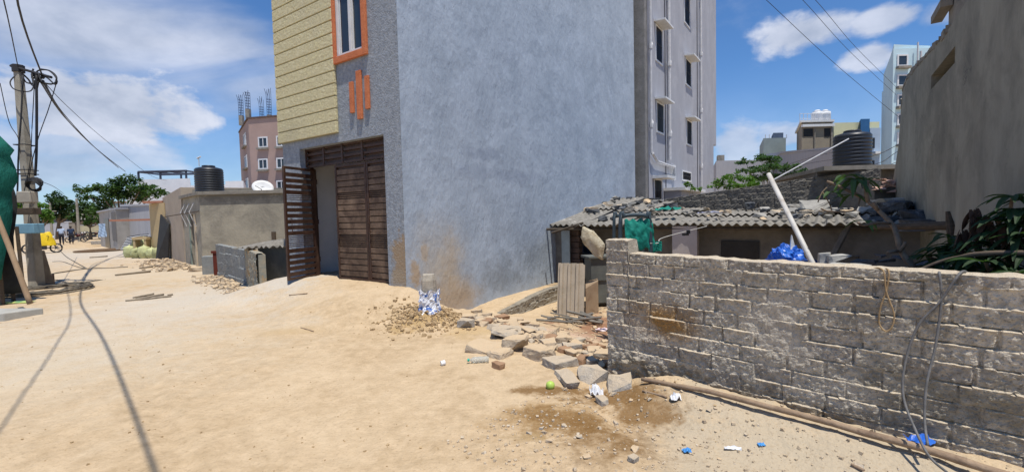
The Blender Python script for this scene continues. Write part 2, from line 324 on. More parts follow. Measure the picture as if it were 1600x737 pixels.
for j in range(nzv+1):
    for i in range(nu+1):
        t = BL*i/nu; z = -.9 + (TOPZ+.9)*(j/nzv)**1.35
        w = .014*fb(t*.5, z*.5, 3, 3) + .006*fb(t*2.2, z*2.2, 8, 4)
        side.v.append(ps(t, z, w if 0 < i < nu else 0))
side.f = [(j*(nu+1)+i, j*(nu+1)+i+1, (j+1)*(nu+1)+i+1, (j+1)*(nu+1)+i) for j in range(nzv) for i in range(nu)]
side.prism([ps(0, -.9, -.03), ps(BL, -.9, -.03), ps(BL, -.9, -TH), ps(0, -.9, -TH)], (0, 0, TOPZ+.9))
side.build('side_wall', BLUE, bld, smooth=False)
fr = MB()         # front wall with the gate opening left free
def slab(mb, t0, t1, z0, z1, s0, s1): mb.hexa([pt(t0, z0, s0), pt(t1, z0, s0), pt(t1, z0, s1), pt(t0, z0, s1), pt(t0, z1, s0), pt(t1, z1, s0), pt(t1, z1, s1), pt(t0, z1, s1)])
slab(fr, .004, OT0, -.3, OZ1, .015, -.28); slab(fr, OT1, FW, -.3, OZ1, .015, -.28)
WT0, WT1, WZ0, WZ1 = .84, 1.62, 4.62, 6.2
slab(fr, .004, WT0, OZ1, TOPZ, .015, -.28); slab(fr, WT1, FW, OZ1, TOPZ, .015, -.28); slab(fr, WT0, WT1, OZ1, WZ0, .015, -.28); slab(fr, WT0, WT1, WZ1, TOPZ, .015, -.28)
fr.build('front_wall', STUC, bld)
oth = MB(); e2 = FW
oth.prism([pt(e2, -.5, -.29), pt(e2, -.5, -BL), pt(e2-TH, -.5, -BL), pt(e2-TH, -.5, -.29)], (0, 0, TOPZ+.5))
oth.prism([pt(.24, -.5, -BL+.01), pt(e2-TH-.01, -.5, -BL+.01), pt(e2-TH-.01, -.5, -BL+.24), pt(.24, -.5, -BL+.24)], (0, 0, TOPZ+.5))
oth.build('back_wall', CONC, bld)
rf = MB(); rf.prism([pt(.24, TOPZ-.2, -.3), pt(e2-.23, TOPZ-.2, -.3), pt(e2-.23, TOPZ-.2, -BL+.25), pt(.24, TOPZ-.2, -BL+.25)], (0, 0, .15)); rf.build('roof', CONC, bld)
inn = MB(); inn.prism([pt(.24, .2, -2.6), pt(e2-.23, .2, -2.6), pt(e2-.23, .2, -2.75), pt(.24, .2, -2.75)], (0, 0, 3.3)); inn.prism([pt(e2-.24, .2, -.3), pt(e2-.26, .2, -.3), pt(e2-.26, .2, -2.58), pt(e2-.24, .2, -2.58)], (0, 0, 3.2))
inn.build('inner_wall', INNER, bld)
ce = MB(); ce.prism([pt(.25, 3.3, -.29), pt(e2-.27, 3.3, -.29), pt(e2-.27, 3.3, -2.58), pt(.25, 3.3, -2.58)], (0, 0, .12)); ce.build('ceiling', INNER, bld)
fl = MB(); fl.prism([pt(.24, .1, -.02), pt(e2-.24, .1, -.02), pt(e2-.24, .1, -2.58), pt(.24, .1, -2.58)], (0, 0, .26)); fl.build('garage_floor', CONC, bld)
# yellow siding in courses
YEL = mat('yellow_textured_cladding', (.66, .60, .38), (.50, .445, .26), masks=((tuple(pt(3.2, 3.4)), (1, .8, .5), (.42, .38, .26), .5, 1.2), (tuple(pt(2.2, 6)), (1, .8, 1), (.50, .46, .32), .5, 1.2)), scale=9, bump=.9, bscale=20, bdist=.03, rough=.9, c3=(.68, .62, .37), s3=9, t3=(.5, .65))
GRV = mat('siding_groove', (.34, .31, .20), (.26, .24, .16), scale=8, bump=.3)
y = MB(); pitch = .232; z = 3.225; bk = MB(); bk_top = TOPZ
while z < TOPZ-.3:
    slab(y, 1.665, FW+.05, z+.012, z+pitch-.012, .085, .02); z += pitch
yo = y.build('cladding', YEL, bld, bevel=.008)
slab(bk, 1.67, FW+.045, 3.23, TOPZ-.3, .066, .017); bk.build('groove_backing', GRV, yo)
# orange framed window
ORG = mat('orange_textured_trim', (.60, .20, .09), (.48, .15, .065), scale=8, bump=.8, bscale=40, bdist=.02, c3=(.66, .30, .18), s3=11, t3=(.58, .7))
WHT = mat('white_painted_frame', (.72, .73, .74), (.6, .61, .62), scale=6, bump=.1, rough=.5)
sur = MB()
for a in ((.73, .84, 4.5, 6.32), (1.62, 1.72, 4.5, 6.32), (.84, 1.62, 4.5, 4.62), (.84, 1.62, 6.2, 6.32)): slab(sur, *a, .075, .017)
win = MB()
for a in ((.84, .90, 4.62, 6.2), (1.56, 1.62, 4.62, 6.2), (.90, 1.56, 4.62, 4.68), (.90, 1.56, 6.14, 6.2), (1.20, 1.26, 4.68, 6.14)): slab(win, *a, .012, -.06)
wf = win.build('window', WHT, bld)
sur.build('surround', ORG, wf, bevel=.006)
p = MB(); slab(p, .90, 1.20, 4.68, 6.14, -.035, -.045); slab(p, 1.26, 1.56, 4.68, 6.14, -.02, -.03); p.build('pane', glass(), wf)
wm = MB()
for a in ((.915, .94), (1.165, 1.19), (1.27, 1.295), (1.52, 1.545)): slab(wm, a[0], a[1], 4.69, 6.13, -.01, -.034)
wm.build('sash', WHT, wf)
for t0, z0, z1, w in ((1.21, 3.54, 4.10, .10), (.994, 3.40, 4.26, .13), (.775, 3.55, 4.13, .10)):
    b = MB(); slab(b, t0-w/2, t0+w/2, z0, z1, .06, .017); b.build('accent_bar', ORG, bld, bevel=.006)
# pipe stub hole stain
# brown folding gate
BRN = mat('dark_brown_gate_paint', (.06, .028, .018), (.04, .02, .013), scale=5, bump=.3, bscale=60, rough=.5, c3=(.12, .075, .05), s3=3.5, t3=(.5, .8), spec=.4)
BRNL = mat('dusty_brown_gate_panel', (.085, .05, .034), (.05, .03, .02), scale=9, stretch=(1, 1, 9), bump=.3, bscale=30, rough=.55, c3=(.27, .185, .125), s3=2.6, t3=(.4, .75), spec=.35)
GZ0, GZ1 = .40, 2.66
GATE = thing('folding_gate', pt(1.7, .36, -.1), 'dark brown metal folding gate with three leaves at the grey-blue building, left leaf swung open', 'gate')
def leafframe(a, d, w, solid, pname):
    """leaf hinged at point a, running w along unit d"""
    n = Vector((-d.y, d.x, 0))
    def q(t, z, s): return a + d*t + n*s + Vector((0, 0, z))
    def sl2(mb, t0, t1, z0, z1, s0, s1): mb.hexa([q(t0, z0, s0), q(t1, z0, s0), q(t1, z0, s1), q(t0, z0, s1), q(t0, z1, s0), q(t1, z1, s0), q(t1, z1, s1), q(t0, z1, s1)])
    f = MB()
    for t0, t1 in ((0, .05), (w-.05, w)): sl2(f, t0, t1, GZ0, GZ1, -.022, .022)
    for z0 in (GZ0, GZ1-.05): sl2(f, .05, w-.05, z0, z0+.05, -.02, .02)
    lf = f.build('gate_leaf', BRN, GATE, bevel=.004)
    s = MB(); zz = GZ0+.075
    rods = ((.62, .80), (1.52, 1.68))
    step = .117
    while zz < GZ1-.13:
        rel = zz-GZ0
        if any(r0-.03 < rel < r1 for r0, r1 in rods):
            for k in range(3): sl2(s, .05, w-.05, zz+.005+k*.038, zz+.02+k*.038, -.008, .008)
        else: sl2(s, .05, w-.05, zz, zz+(.097 if solid else .078), -.014, .014)
        zz += step
    s.build('slats', BRNL if solid else BRN, lf, bevel=.003)
    if solid:
        b = MB(); sl2(b, .03, w-.03, GZ0+.02, GZ1-.02, -.019, -.023); b.build('backing_sheet', BRN, lf)
    h = MB(); hz0 = GZ0+.95; hx = w-.1
    h.tube([q(hx, hz0, .03), q(hx, hz0, .07), q(hx, hz0+.0, .07), q(hx, hz0+.28, .07), q(hx, hz0+.28, .03)], .011)
    h.build('handle', BRN, lf)
    k = MB()
    for zc in (GZ0+.3, GZ0+1.1, GZ0+1.95): k.tube([q(-.012, zc, 0), q(-.012, zc+.1, 0)], .02)
    k.build('hinge', BRN, lf)
    return lf
H = Vector((-4.17, 9.50, 0)); Fp = Vector((-4.44, 8.72, 0)); leafframe(H, (Fp-H).normalized(), .86, False, 'open')
ga = pt(.44, 0, -.14); gm = pt(1.13, 0, -.16); gc = pt(2.03, 0, -.13)
leafframe(ga, (gm-ga).normalized(), (gm-ga).length-.01, True, 'r'); leafframe(gm, (gc-gm).normalized(), (gc-gm).length, True, 'm')
# vertical pull bar on the left edge of the closed leaf
tr = MB(); slab(tr, OT0, OT1, 2.70, 3.06, -.17, -.19)
for z0 in (2.68, 2.80, 2.92, 3.02): slab(tr, OT0, OT1, z0, z0+.045, -.12, -.169)
for t0 in (.42, 1.15, 1.75, 2.35, 2.95): slab(tr, t0, t0+.05, 2.70, 3.06, -.105, -.119)
tr.build('transom', BRN, GATE)
jm = MB(); slab(jm, OT1-.05, OT1-.002, .36, 2.68, -.2, -.27); jm.build('post', BRN, GATE)
jm = MB(); slab(jm, OT0+.002, OT0+.03, .36, 2.68, -.19, -.25); jm.build('post', BRN, GATE)

# low block retaining wall at the foot of the side wall
BLK = mat('old_concrete_block', (.33, .295, .235), (.22, .195, .155), scale=7, bump=.9, bscale=60, bdist=.012, c3=(.15, .13, .105), s3=2.2, t3=(.5, .72))
def relief_wall(p0, d, nrm, length, z0, ztop, thick, bl, bh, name, m, res=.02, rough=.012, depth=.03, seed=0, parent=None, ragged=.02, lump=None, tilt=0):
    """block wall: front sheet carrying the courses, uneven blocks and rough joints, closed by a solid core"""
    rnd = random.Random(seed); mb = MB()
    nx = int(length/res); zt = max(ztop(0), ztop(length)); nzr = int((zt-z0)/res)
    rows = int((zt-z0)/bh)+2; joints = []; tone = []; mort = []; tones = [[rnd.uniform(.8, 1.15) for _ in range(60)] for _ in range(rows)]
    for r in range(rows):
        x = -rnd.random()*bl; js = []
        while x < length+bl: js.append(x); x += bl*rnd.uniform(.72, 1.18)
        joints.append((js, [rnd.uniform(-.006, .012) for _ in js], [rnd.uniform(-.01, .01) for _ in js]))
    for j in range(nzr+1):
        for i in range(nx+1):
            x = i*res; top = ztop(x) + ragged*.5*fb(x*5, seed, 0, 3)
            z = z0 + (top-z0)*j/nzr
            wx = x + .008*fb(x*4, z*4, seed+1, 3); wz = z + tilt*x + .009*fb(x*2.5, z*2, seed+5, 3)
            r = int((wz-z0)/bh + 1e-6); r = max(0, min(rows-1, r)); dz = min((wz-z0)-r*bh, (r+1)*bh-(wz-z0))
            js, off, dzs = joints[r]; k = 0
            while k < len(js)-1 and js[k+1] < wx: k += 1
            dx = min(wx-js[k], (js[k+1]-wx) if k < len(js)-1 else 9)
            wob = .005*fb(x*8, z*8, seed+3, 3); vz = ((wz-z0)-r*bh)/bh
            e = min(dx*.8 + wob - (.004 if fb(k*3.1, r*2.3, seed+31, 2) > 0 else 0), ((wz-z0)-r*bh) + .002 + .6*wob + (.006 if fb(x*2.2, r*3.1, seed+30, 2) > .05 else -.003), 9)
            h = depth*sm((e+.001)/.010) + off[k] + (vz-.5)*(.008 + dzs[k]*.7)
            h += rough*.9*fb(x*34, z*34, seed+2, 4) + rough*.35*fb(x*6, z*6, seed+7, 3)
            top_e = (r+1)*bh-(wz-z0)
            mt = sm(1-top_e/.020)*sm(.6+fb(x*6, r*5., seed+40, 3)*2) + .8*sm(1-dx/.018)*sm(.3+fb(x*7, z*7, seed+41, 3)*2)
            h += .007*min(1, mt) + .003*mt*fb(x*20, z*20, 5, 3)
            mo = fb(x*1.7+3, z*3, seed+11, 3)
            if mo > .34: f_ = min(1, (mo-.34)*6)*.8; h = lerp(h, depth*1.1 + rough*1.2*fb(x*12, z*12, 6, 4), f_); mt = max(mt, f_*.8)
            tone.append(tones[r][k % 60]); mort.append(min(1, mt)*.75)
            if lump:
                a = lump(x, z)
                if a > 0: h = lerp(h, depth + .035*fb(x*7, z*7, seed+20, 5) + .01*fb(x*22, z*22, 3, 3), a)
            mb.v.append(p0 + d*x + nrm*h + Vector((0, 0, z)))
    mb.f = [(j*(nx+1)+i, j*(nx+1)+i+1, (j+1)*(nx+1)+i+1, (j+1)*(nx+1)+i) for j in range(nzr) for i in range(nx)]
    # top sheet and core
    n = len(mb.v); tv = []; nt_ = 6
    for k in range(nt_+1):
        for i in range(nx+1):
            base = mb.v[nzr*(nx+1)+i]
            tv.append(base + (-nrm)*(thick*k/nt_) + Vector((0, 0, (.006 + .008*fb(i*res*8, k*1.3, seed, 3)) if 0 < k < nt_ else 0)))
    mb.add(tv, [(k*(nx+1)+i, k*(nx+1)+i+1, (k+1)*(nx+1)+i+1, (k+1)*(nx+1)+i) for k in range(nt_) for i in range(nx)])
    segs = 12
    for s_ in range(segs):
        xa, xb = length*s_/segs, length*(s_+1)/segs
        a, b = ztop(xa)-.03, ztop(xb)-.03
        q = [p0+d*xa+nrm*(-.012), p0+d*xb+nrm*(-.012), p0+d*xb-nrm*(thick-.005), p0+d*xa-nrm*(thick-.005)]
        mb.hexa([Vector((*v.xy, z0)) for v in q] + [Vector((q[0].x, q[0].y, a)), Vector((q[1].x, q[1].y, b)), Vector((q[2].x, q[2].y, b)), Vector((q[3].x, q[3].y, a))])
    o = mb.build(name, m, parent, smooth=False); me = o.data; nv = len(me.vertices)
    tn_ = me.color_attributes.new('tone', 'FLOAT_COLOR', 'POINT'); vals = []
    for i in range(nv): t_ = tone[i] if i < len(tone) else .95; vals += [t_, t_, t_*(1.0 if t_ > .9 else 1.03), 1]
    tn_.data.foreach_set('color', vals)
    ma = me.attributes.new('mortar', 'FLOAT', 'POINT'); ma.data.foreach_set('value', [mort[i] if i < len(mort) else .25 for i in range(nv)])
    return o
lw = relief_wall(ps(1.35, 0, .62), U, SN, 5.0, -1.0, lambda x: -.36+.20*sm(x/2.6), .16, .36, .13, 'retaining_wall', BLK, res=.025, seed=3)
tag(lw, 'low block wall running along the foot of the grey-blue side wall', 'wall')

# ================================================================== FOREGROUND BLOCK WALL
def bwtop(x): return 1.335 if x < .24 else (1.215 - .012*x)
def lump(x, z):
    return sm((.40 + .10*fb(x*2, 0, 4) - z - .16*x)*8)*1.0
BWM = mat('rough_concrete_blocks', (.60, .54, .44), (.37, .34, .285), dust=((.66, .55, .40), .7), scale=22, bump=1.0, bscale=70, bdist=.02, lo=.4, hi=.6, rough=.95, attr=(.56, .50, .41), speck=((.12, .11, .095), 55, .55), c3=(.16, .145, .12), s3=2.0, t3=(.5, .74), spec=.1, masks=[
    (tuple(BC+BW*.55+Vector((0, 0, .62))), (.52, .52, .25), (.36, .205, .07), .95, .9, .55), (tuple(BC+BW*.35+Vector((0, 0, .12))), (.7, .7, .2), (.19, .155, .10), .8, .7), (tuple(BC+BW*2.6+Vector((0, 0, .45))), (.8, .8, .30), (.20, .18, .135), .75, .8), (tuple(BC+BW*1.6+Vector((0, 0, .15))), (1.0, 1.0, .16), (.19, .15, .10), .7, .8)])  # brown stain near the left end; the wall also turns darker low at the right
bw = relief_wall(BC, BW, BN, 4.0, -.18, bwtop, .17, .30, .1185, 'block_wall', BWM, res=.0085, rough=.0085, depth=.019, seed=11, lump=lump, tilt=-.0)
tag(bw, 'rough grey concrete block wall in the foreground with a brown stain near its left end', 'wall')
# ================================================================== BACK APARTMENT BLOCK
GRYP = mat('pale_grey_paint', (.36, .37, .41), (.31, .32, .36), scale=1.4, bump=.3, bscale=9, c3=(.42, .43, .47), s3=1.1, t3=(.5, .75), stretch=(1, 1, .4))
BP = at(1008, 300, 17.0); BP.z = 0
def pb(t, z, s=0.0): return BP + U*t + SN*s + Vector((0, 0, z))
def slabb(mb, t0, t1, z0, z1, s0, s1): mb.hexa([pb(t0, z0, s1), pb(t1, z0, s1), pb(t1, z0, s0), pb(t0, z0, s0), pb(t0, z1, s1), pb(t1, z1, s1), pb(t1, z1, s0), pb(t0, z1, s0)])
apt = thing('apartment_block', pb(6, -.5, -3), 'pale grey apartment block with hooded windows and drain pipes behind the grey-blue building', 'building')
TEND = onp(1119, 200, BP, U)[0]; TLOW = onp(1115, 250, BP, U)[0]
b = MB(); slabb(b, 0, TLOW, -.5, 18, 0, -7); slabb(b, TLOW, TEND, 5.6, 18, 0, -7); b.build('wall', GRYP, apt)
ROUGHC = mat('raw_plaster_strip', (.27, .265, .26), (.20, .195, .19), scale=3, bump=.9, bscale=30, bdist=.03, c3=(.16, .155, .15), s3=1.4)
b = MB(); b.prism([pb(0, -.5, .02), pb(-.02, -.5, .02), pb(-.02, -.5, -6.9), pb(0, -.5, -6.9)], (0, 0, 18.4)); slabb(b, .0, .28, -.5, 18.02, .03, .002); b.build('front_wall', ROUGHC, apt)
DRK = mat('dark_window_interior', (.03, .03, .035), (.02, .02, .022), bump=0, rough=.3)
def aptwin(x0, y0, x1, y1, hood=True):
    t0, z1 = onp(x0, y0, BP, U); t1, z0 = onp(x1, y1, BP, U)
    zc = (y0+y1)/2
    t0, z1 = onp(x0, y0, BP, U); _, z0 = onp(x0, y1, BP, U); t1 = onp(x1, y1, BP, U)[0]
    w = MB(); f = .07
    for a in ((t0-f, t0, z0-f, z1+f), (t1, t1+f, z0-f, z1+f), (t0, t1, z0-f, z0), (t0, t1, z1, z1+f)): slabb(w, *a, .035, .003)
    wo_ = w.build('window', WHT, apt)
    g = MB(); slabb(g, t0, t1, z0, z1, .012, .004); g.build('pane', DRK, wo_)
    r = MB(); n = max(3, int((t1-t0)/.16))
    for k in range(1, n): r.tube([pb(t0+(t1-t0)*k/n, z0, .022), pb(t0+(t1-t0)*k/n, z1, .022)], .011, 5)
    r.tube([pb(t0, (z0+z1)/2, .022), pb(t1, (z0+z1)/2, .022)], .011, 5)
    r.build('window_grille', DRK, wo_)
    if hood:
        h = MB(); h.hexa([pb(t0-.2, z1+.10, .005), pb(t1+.15, z1+.10, .005), pb(t1+.15, z1+.06, .45), pb(t0-.2, z1+.06, .45), pb(t0-.2, z1+.18, .005), pb(t1+.15, z1+.18, .005), pb(t1+.15, z1+.13, .45), pb(t0-.2, z1+.13, .45)]); h.build('window_hood', WHT, apt)
for w in ((1024, 40, 1034, 92), (1025.5, 160, 1036, 204), (1071, 92, 1079, 130), (1072.5, 188, 1080, 224), (1069, -14, 1077, 33)): aptwin(*w)
aptwin(1022, 281, 1033, 313); aptwin(1066, 268, 1079, 280, False)
PIPE = mat('white_pvc_pipe', (.62, .62, .63), (.48, .48, .49), scale=6, bump=.1, rough=.45)
PIPED = mat('dark_metal_pipe', (.10, .10, .11), (.07, .07, .08), scale=6, bump=.1, rough=.5)
def vpipe(px, ytop, ybot, r=.05, m=None, name='drain_pipe'):
    t, zb = onp(px, ybot, BP, U); zt = 17.5
    if ytop: zt = onp(px, ytop, BP, U)[1]
    b = MB(); b.tube([pb(t, zb, .1), pb(t, zt, .1)], r, 8)
    z = zb+1.0
    while z < zt: b.tube([pb(t, z, .1), pb(t, z+.14, .1)], r*1.45, 8); z += 3.0
    o = b.build(name, m or PIPE, apt, smooth=False)
    e = MB(); z = zb+1.05
    while z < min(zt, 14): e.tube([pb(t, z, .1), pb(t+.12, z+.14, .12), pb(t+.30, z+.3, .02)], r*.9, 7); z += 3.0
    e.build('pipe_branch', m or PIPE, o)
vpipe(1014, None, 240); vpipe(1043, None, 250, .07); vpipe(1093, None, 292, .055)
b = MB()
for px in (1011, 1039, 1089):
    t = onp(px, 200, BP, U)[0]; b.tube([pb(t, 1.5, .03), pb(t, 17, .03)], .018, 5)
b.build('wiring_conduit', PIPED, apt)
# diagonal drain run and small lean-to roof at the base
b = MB()
q = [onp(x, y_, BP, U) for x, y_ in ((1014, 240), (1022, 253), (1048, 262), (1050, 278))]
b.tube([pb(t, z, .14) for t, z in q], .06, 8); b.build('drain_pipe', PIPE, apt)
t, z = onp(1050, 270, BP, U); b = MB(); slabb(b, t-.12, t+.3, z-.3, z+.35, .09, .005); o = b.build('vent_box', WHT, apt)
t0, z0 = onp(1020, 277, BP, U); t1, _ = onp(1072, 290, BP, U)
b = MB(); slabb(b, t0+1.4, t1, z0-.5, z0-.38, .9, .01); slabb(b, t0-.1, t0+1.1, z0-.05, z0+.06, .6, .01); b.build('porch_roof', WHT, apt)
b = MB(); slabb(b, t0+1.5, t1-.1, -.5, z0-.5, .7, .01); b.build('porch', GRYP, apt)

# ================================================================== TALL PLASTER WALL, RIGHT (unfinished house)
PW = at(1394, 300, 11.0); PW.z = 0; PD = Vector((-.581, -.814, 0)).normalized()
def pp_(t, z): return PW + PD*t + Vector((0, 0, z))
PLA = mat('grey_cement_plaster', (.35, .335, .275), (.26, .248, .203), scale=1.6, bump=.5, bscale=12, bdist=.02, c3=(.16, .155, .13), s3=1.1, t3=(.46, .7), stretch=(1, 1, .35), crack=((.08, .075, .07), .7, .006), masks=((tuple(pp_(2.6, 2.6)), (1.2, 1.2, 1.0), (.41, .39, .33), .6, 1.0), (tuple(pp_(5.5, 3)), (1.6, 1.6, 1.4), (.17, .165, .135), .6, 1.0), (tuple(pp_(4, .6)), (3, 3, .7), (.16, .165, .13), .7, .9)))
PW = at(1394, 300, 11.0); PW.z = 0; PD = Vector((-.581, -.814, 0)).normalized(); PN = Vector((-.814, .581, 0)).normalized()
def pp(t, z, s=0.0): return PW + PD*t + PN*s + Vector((0, 0, z))
hs = thing('unfinished_house', pp(5, -.5, -2), 'unfinished house with a tall bare grey cement wall, broken sloping top and a slot opening', 'building')
prof = []
for px, py in ((1394, 290), (1399, 258), (1404, 226), (1407, 180), (1410, 142), (1416, 126), (1424, 114), (1434, 102), (1443, 93), (1454, 80), (1464, 69), (1474, 57)):
    prof.append(onp(px, py, PW, PD))
zl = prof[-1][1]; tl = prof[-1][0]
out = [(prof[0][0], -.6)] + prof
tt = tl
rn = random.Random(4)
END = 9.6
while tt < END:
    tt += .28; out.append((min(tt, END), zl + (tt-tl)*.02 + rn.uniform(-.02, .02)))
out.append((END, -.6))
# slot opening
s0, sz1 = onp(1455, 119, PW, PD); s1, sz1b = onp(1492, 90, PW, PD); _, sz0 = onp(1455, 140, PW, PD)
b = MB(); T = .2
# wall as vertical strips so that the slot stays open
cuts = sorted(set([o[0] for o in out] + [s0, s1]))
def topz(t):
    pr = [(prof[0][0]-.001, prof[0][1])] + out[1:-1]
    for (a, za), (c, zc) in zip(pr, pr[1:]):
        if a <= t <= c: return za + (zc-za)*(t-a)/max(1e-6, c-a)
    return pr[-1][1]
rows = MB()
for a, c in zip(cuts, cuts[1:]):
    if c-a < 1e-4: continue
    def st(z0a, z0c, z1a, z1c): b.hexa([pp(a, z0a, 0), pp(c, z0c, 0), pp(c, z0c, -T), pp(a, z0a, -T), pp(a, z1a, 0), pp(c, z1c, 0), pp(c, z1c, -T), pp(a, z1a, -T)])
    if a >= s0-1e-4 and c <= s1+1e-4: st(-.6, -.6, sz0, sz0); st(sz1, sz1, topz(a), topz(c))
    else: st(-.6, -.6, topz(a), topz(c))
b.build('wall', PLA, hs)
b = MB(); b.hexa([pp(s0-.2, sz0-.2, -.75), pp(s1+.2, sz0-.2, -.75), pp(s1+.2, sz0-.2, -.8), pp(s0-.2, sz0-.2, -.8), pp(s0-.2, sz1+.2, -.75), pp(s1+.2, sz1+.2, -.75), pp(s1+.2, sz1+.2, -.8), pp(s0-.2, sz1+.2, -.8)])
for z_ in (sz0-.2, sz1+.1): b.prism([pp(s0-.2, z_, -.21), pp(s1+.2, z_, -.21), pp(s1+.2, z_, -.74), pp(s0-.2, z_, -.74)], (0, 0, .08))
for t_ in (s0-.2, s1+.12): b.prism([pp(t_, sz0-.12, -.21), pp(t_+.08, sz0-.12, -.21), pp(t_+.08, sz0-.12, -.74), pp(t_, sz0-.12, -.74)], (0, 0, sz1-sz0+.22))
b.build('opening_recess', mat('shade_dark_inner_plaster', (.06, .057, .05), bump=.3), hs)  # near-black base colour paints in the shade inside the slot
# bare brick coping along the broken top and the upper storey
b = MB(); rn = random.Random(9)
t_ = prof[3][0]
while t_ < END-.3:
    l_ = rn.uniform(.16, .3); z_ = topz(t_+l_/2)
    sl_ = math.atan2(topz(t_+l_)-topz(t_), l_); 
    if t_ < tl+.2: b.box(pp(t_+l_/2, z_+.02, -.1), (.22, l_*.9, rn.uniform(.05, .13)), Matrix.Rotation(math.atan2(PD.y, PD.x)-math.pi/2+rn.uniform(-.2, .2), 3, 'Z') @ Matrix.Rotation(sl_, 3, 'X'))
    t_ += l_
b.build('broken_bricks', CONC, hs)
b = MB(); ua, uz = onp(1477, 52, PW, PD); z0 = topz(ua+.2)-.02
b.hexa([pp(ua, z0, -.03), pp(END, z0, -.03), pp(END, z0, -.25), pp(ua, z0, -.25), pp(ua, z0+2.4, -.03), pp(END, z0+2.4, -.03), pp(END, z0+2.4, -.25), pp(ua, z0+2.4, -.25)])
b.prism([pp(ua, z0, -.26), pp(ua+.2, z0, -.26), pp(ua+.2, z0, -5), pp(ua, z0, -5)], (0, 0, 2.4)); b.build('upper_wall', CONC, hs)
b = MB(); t_, z_ = onp(1474, 27, PW, PD); b.prism([pp(t_-.22, z_, .1), pp(ua+.3, z_, .1), pp(ua+.3, z_, -.02), pp(t_-.22, z_, -.02)], (0, 0, .10)); b.build('concrete_ledge', CONC, hs)
b = MB(); b.prism([pp(prof[3][0]+.1, -.6, -T-.002), pp(prof[3][0]+.3, -.6, -T-.002), pp(prof[3][0]+.3, -.6, -5), pp(prof[3][0]+.1, -.6, -5)], (0, 0, prof[3][1]+.4)); b.prism([pp(END, -.6, .0), pp(END+.2, -.6, 0), pp(END+.2, -.6, -5), pp(END, -.6, -5)], (0, 0, zl+2)); b.build('gable_wall', CONC, hs)

# ================================================================== SHACK
ASB = mat('asbestos_cement_sheet', (.26, .245, .22), (.17, .16, .14), scale=4, bump=.5, bscale=40, c3=(.42, .40, .37), s3=3, t3=(.56, .75))
def pe(a, u, z=0.0): return E0 + E*a + EU*u + Vector((0, 0, z))
shack = thing('shack', pe(4, 2, -.5), 'low tin-like shack roofed with grey corrugated sheets behind the block wall', 'shack')
def corr(a0, a1, u0, u1, z0, z1, name='roof_sheet', amp=.028, wl=.165, jit=0, par=None, m=None):
    mb = MB(); n = int((a1-a0)/wl*8); k = 6
    for j in range(k+1):
        for i in range(n+1):
            a = a0+(a1-a0)*i/n; uu = u0+(u1-u0)*j/k
            mb.v.append(pe(a, uu + jit*math.sin(a*9), z0+(z1-z0)*j/k + amp*math.cos(2*math.pi*a/wl) - .012*math.sin(math.pi*j/k)))
    mb.f = [(j*(n+1)+i, j*(n+1)+i+1, (j+1)*(n+1)+i+1, (j+1)*(n+1)+i) for j in range(k) for i in range(n)]
    return mb.build(name, m or ASB, par or shack, smooth=True, solid=.008)
rn = random.Random(2)
def zr(u): return 1.30 + .165*u
a = -.1
edges = []
while a < 8.2: w = rn.uniform(.95, 1.08); edges.append((a, min(a+w+.06, 8.3))); a += w
def zback(a): return lerp(2.08, 1.56, sm((a-.3)/3.2))
for a0, a1 in edges:
    am = (a0+a1)/2; zb_ = zback(am)
    j = rn.uniform(-.06, .06); left = a0 < 2.0
    corr(a0, a1, -.12+j+(.25 if a0 < .9 else 0), 2.45, 1.30+rn.uniform(-.015, .015), lerp(1.3, zb_, .5), jit=.02)
    corr(a0+.03, a1+.03, 2.25, 4.9, lerp(1.3, zb_, .46)+.05, zb_)
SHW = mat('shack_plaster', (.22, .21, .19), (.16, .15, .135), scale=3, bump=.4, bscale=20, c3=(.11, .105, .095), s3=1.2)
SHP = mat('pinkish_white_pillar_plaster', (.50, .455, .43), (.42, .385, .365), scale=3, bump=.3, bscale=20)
def slabe(mb, a0, a1, u0, u1, z0, z1): mb.hexa([pe(a0, u0, z0), pe(a1, u0, z0), pe(a1, u1, z0), pe(a0, u1, z0), pe(a0, u0, z1), pe(a1, u0, z1), pe(a1, u1, z1), pe(a0, u1, z1)])
def apx(px, py, u=0.0):
    t, z = onp(px, py, pe(0, u), E); return t, z
a_p0 = apx(1052, 370, .12)[0]; a_p1 = apx(1091, 370, .12)[0]
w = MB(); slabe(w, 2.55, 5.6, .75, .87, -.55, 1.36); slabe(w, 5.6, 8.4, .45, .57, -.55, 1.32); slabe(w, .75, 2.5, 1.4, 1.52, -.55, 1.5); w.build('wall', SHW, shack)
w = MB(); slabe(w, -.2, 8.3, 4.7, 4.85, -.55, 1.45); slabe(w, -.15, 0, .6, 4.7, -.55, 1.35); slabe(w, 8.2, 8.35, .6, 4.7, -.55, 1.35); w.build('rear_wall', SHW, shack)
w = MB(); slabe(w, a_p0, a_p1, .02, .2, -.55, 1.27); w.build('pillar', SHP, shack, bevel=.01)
# leaning prop under the eave and door leaf in shade
a_, z_ = apx(1328, 348, .1); a2, z2 = apx(1318, 398, .1)
w = MB(); w.tube([pe(a_, .1, z_), pe(a2-.35, .1, z2-.5)], .055, 7); w.build('prop', SHW, shack)
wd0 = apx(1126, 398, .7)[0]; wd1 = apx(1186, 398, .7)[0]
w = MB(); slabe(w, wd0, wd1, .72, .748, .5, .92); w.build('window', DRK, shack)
BRK = mat('dark_brick_pier', (.15, .105, .085), (.09, .065, .055), scale=8, bump=.8, bscale=30)
a0 = apx(890, 380, .7)[0]; a1 = apx(908, 380, .7)[0]
w = MB()
for k in range(12): slabe(w, a0 + (.02 if k % 2 else 0), a1 - (0 if k % 2 else .02), .6, .8, -.5+k*.15, -.5+k*.15+.138)
w.build('brick_pier', BRK, shack, bevel=.006)
PALEB = mat('pale_blue_board', (.36, .43, .45), (.29, .34, .36), scale=4, bump=.2)
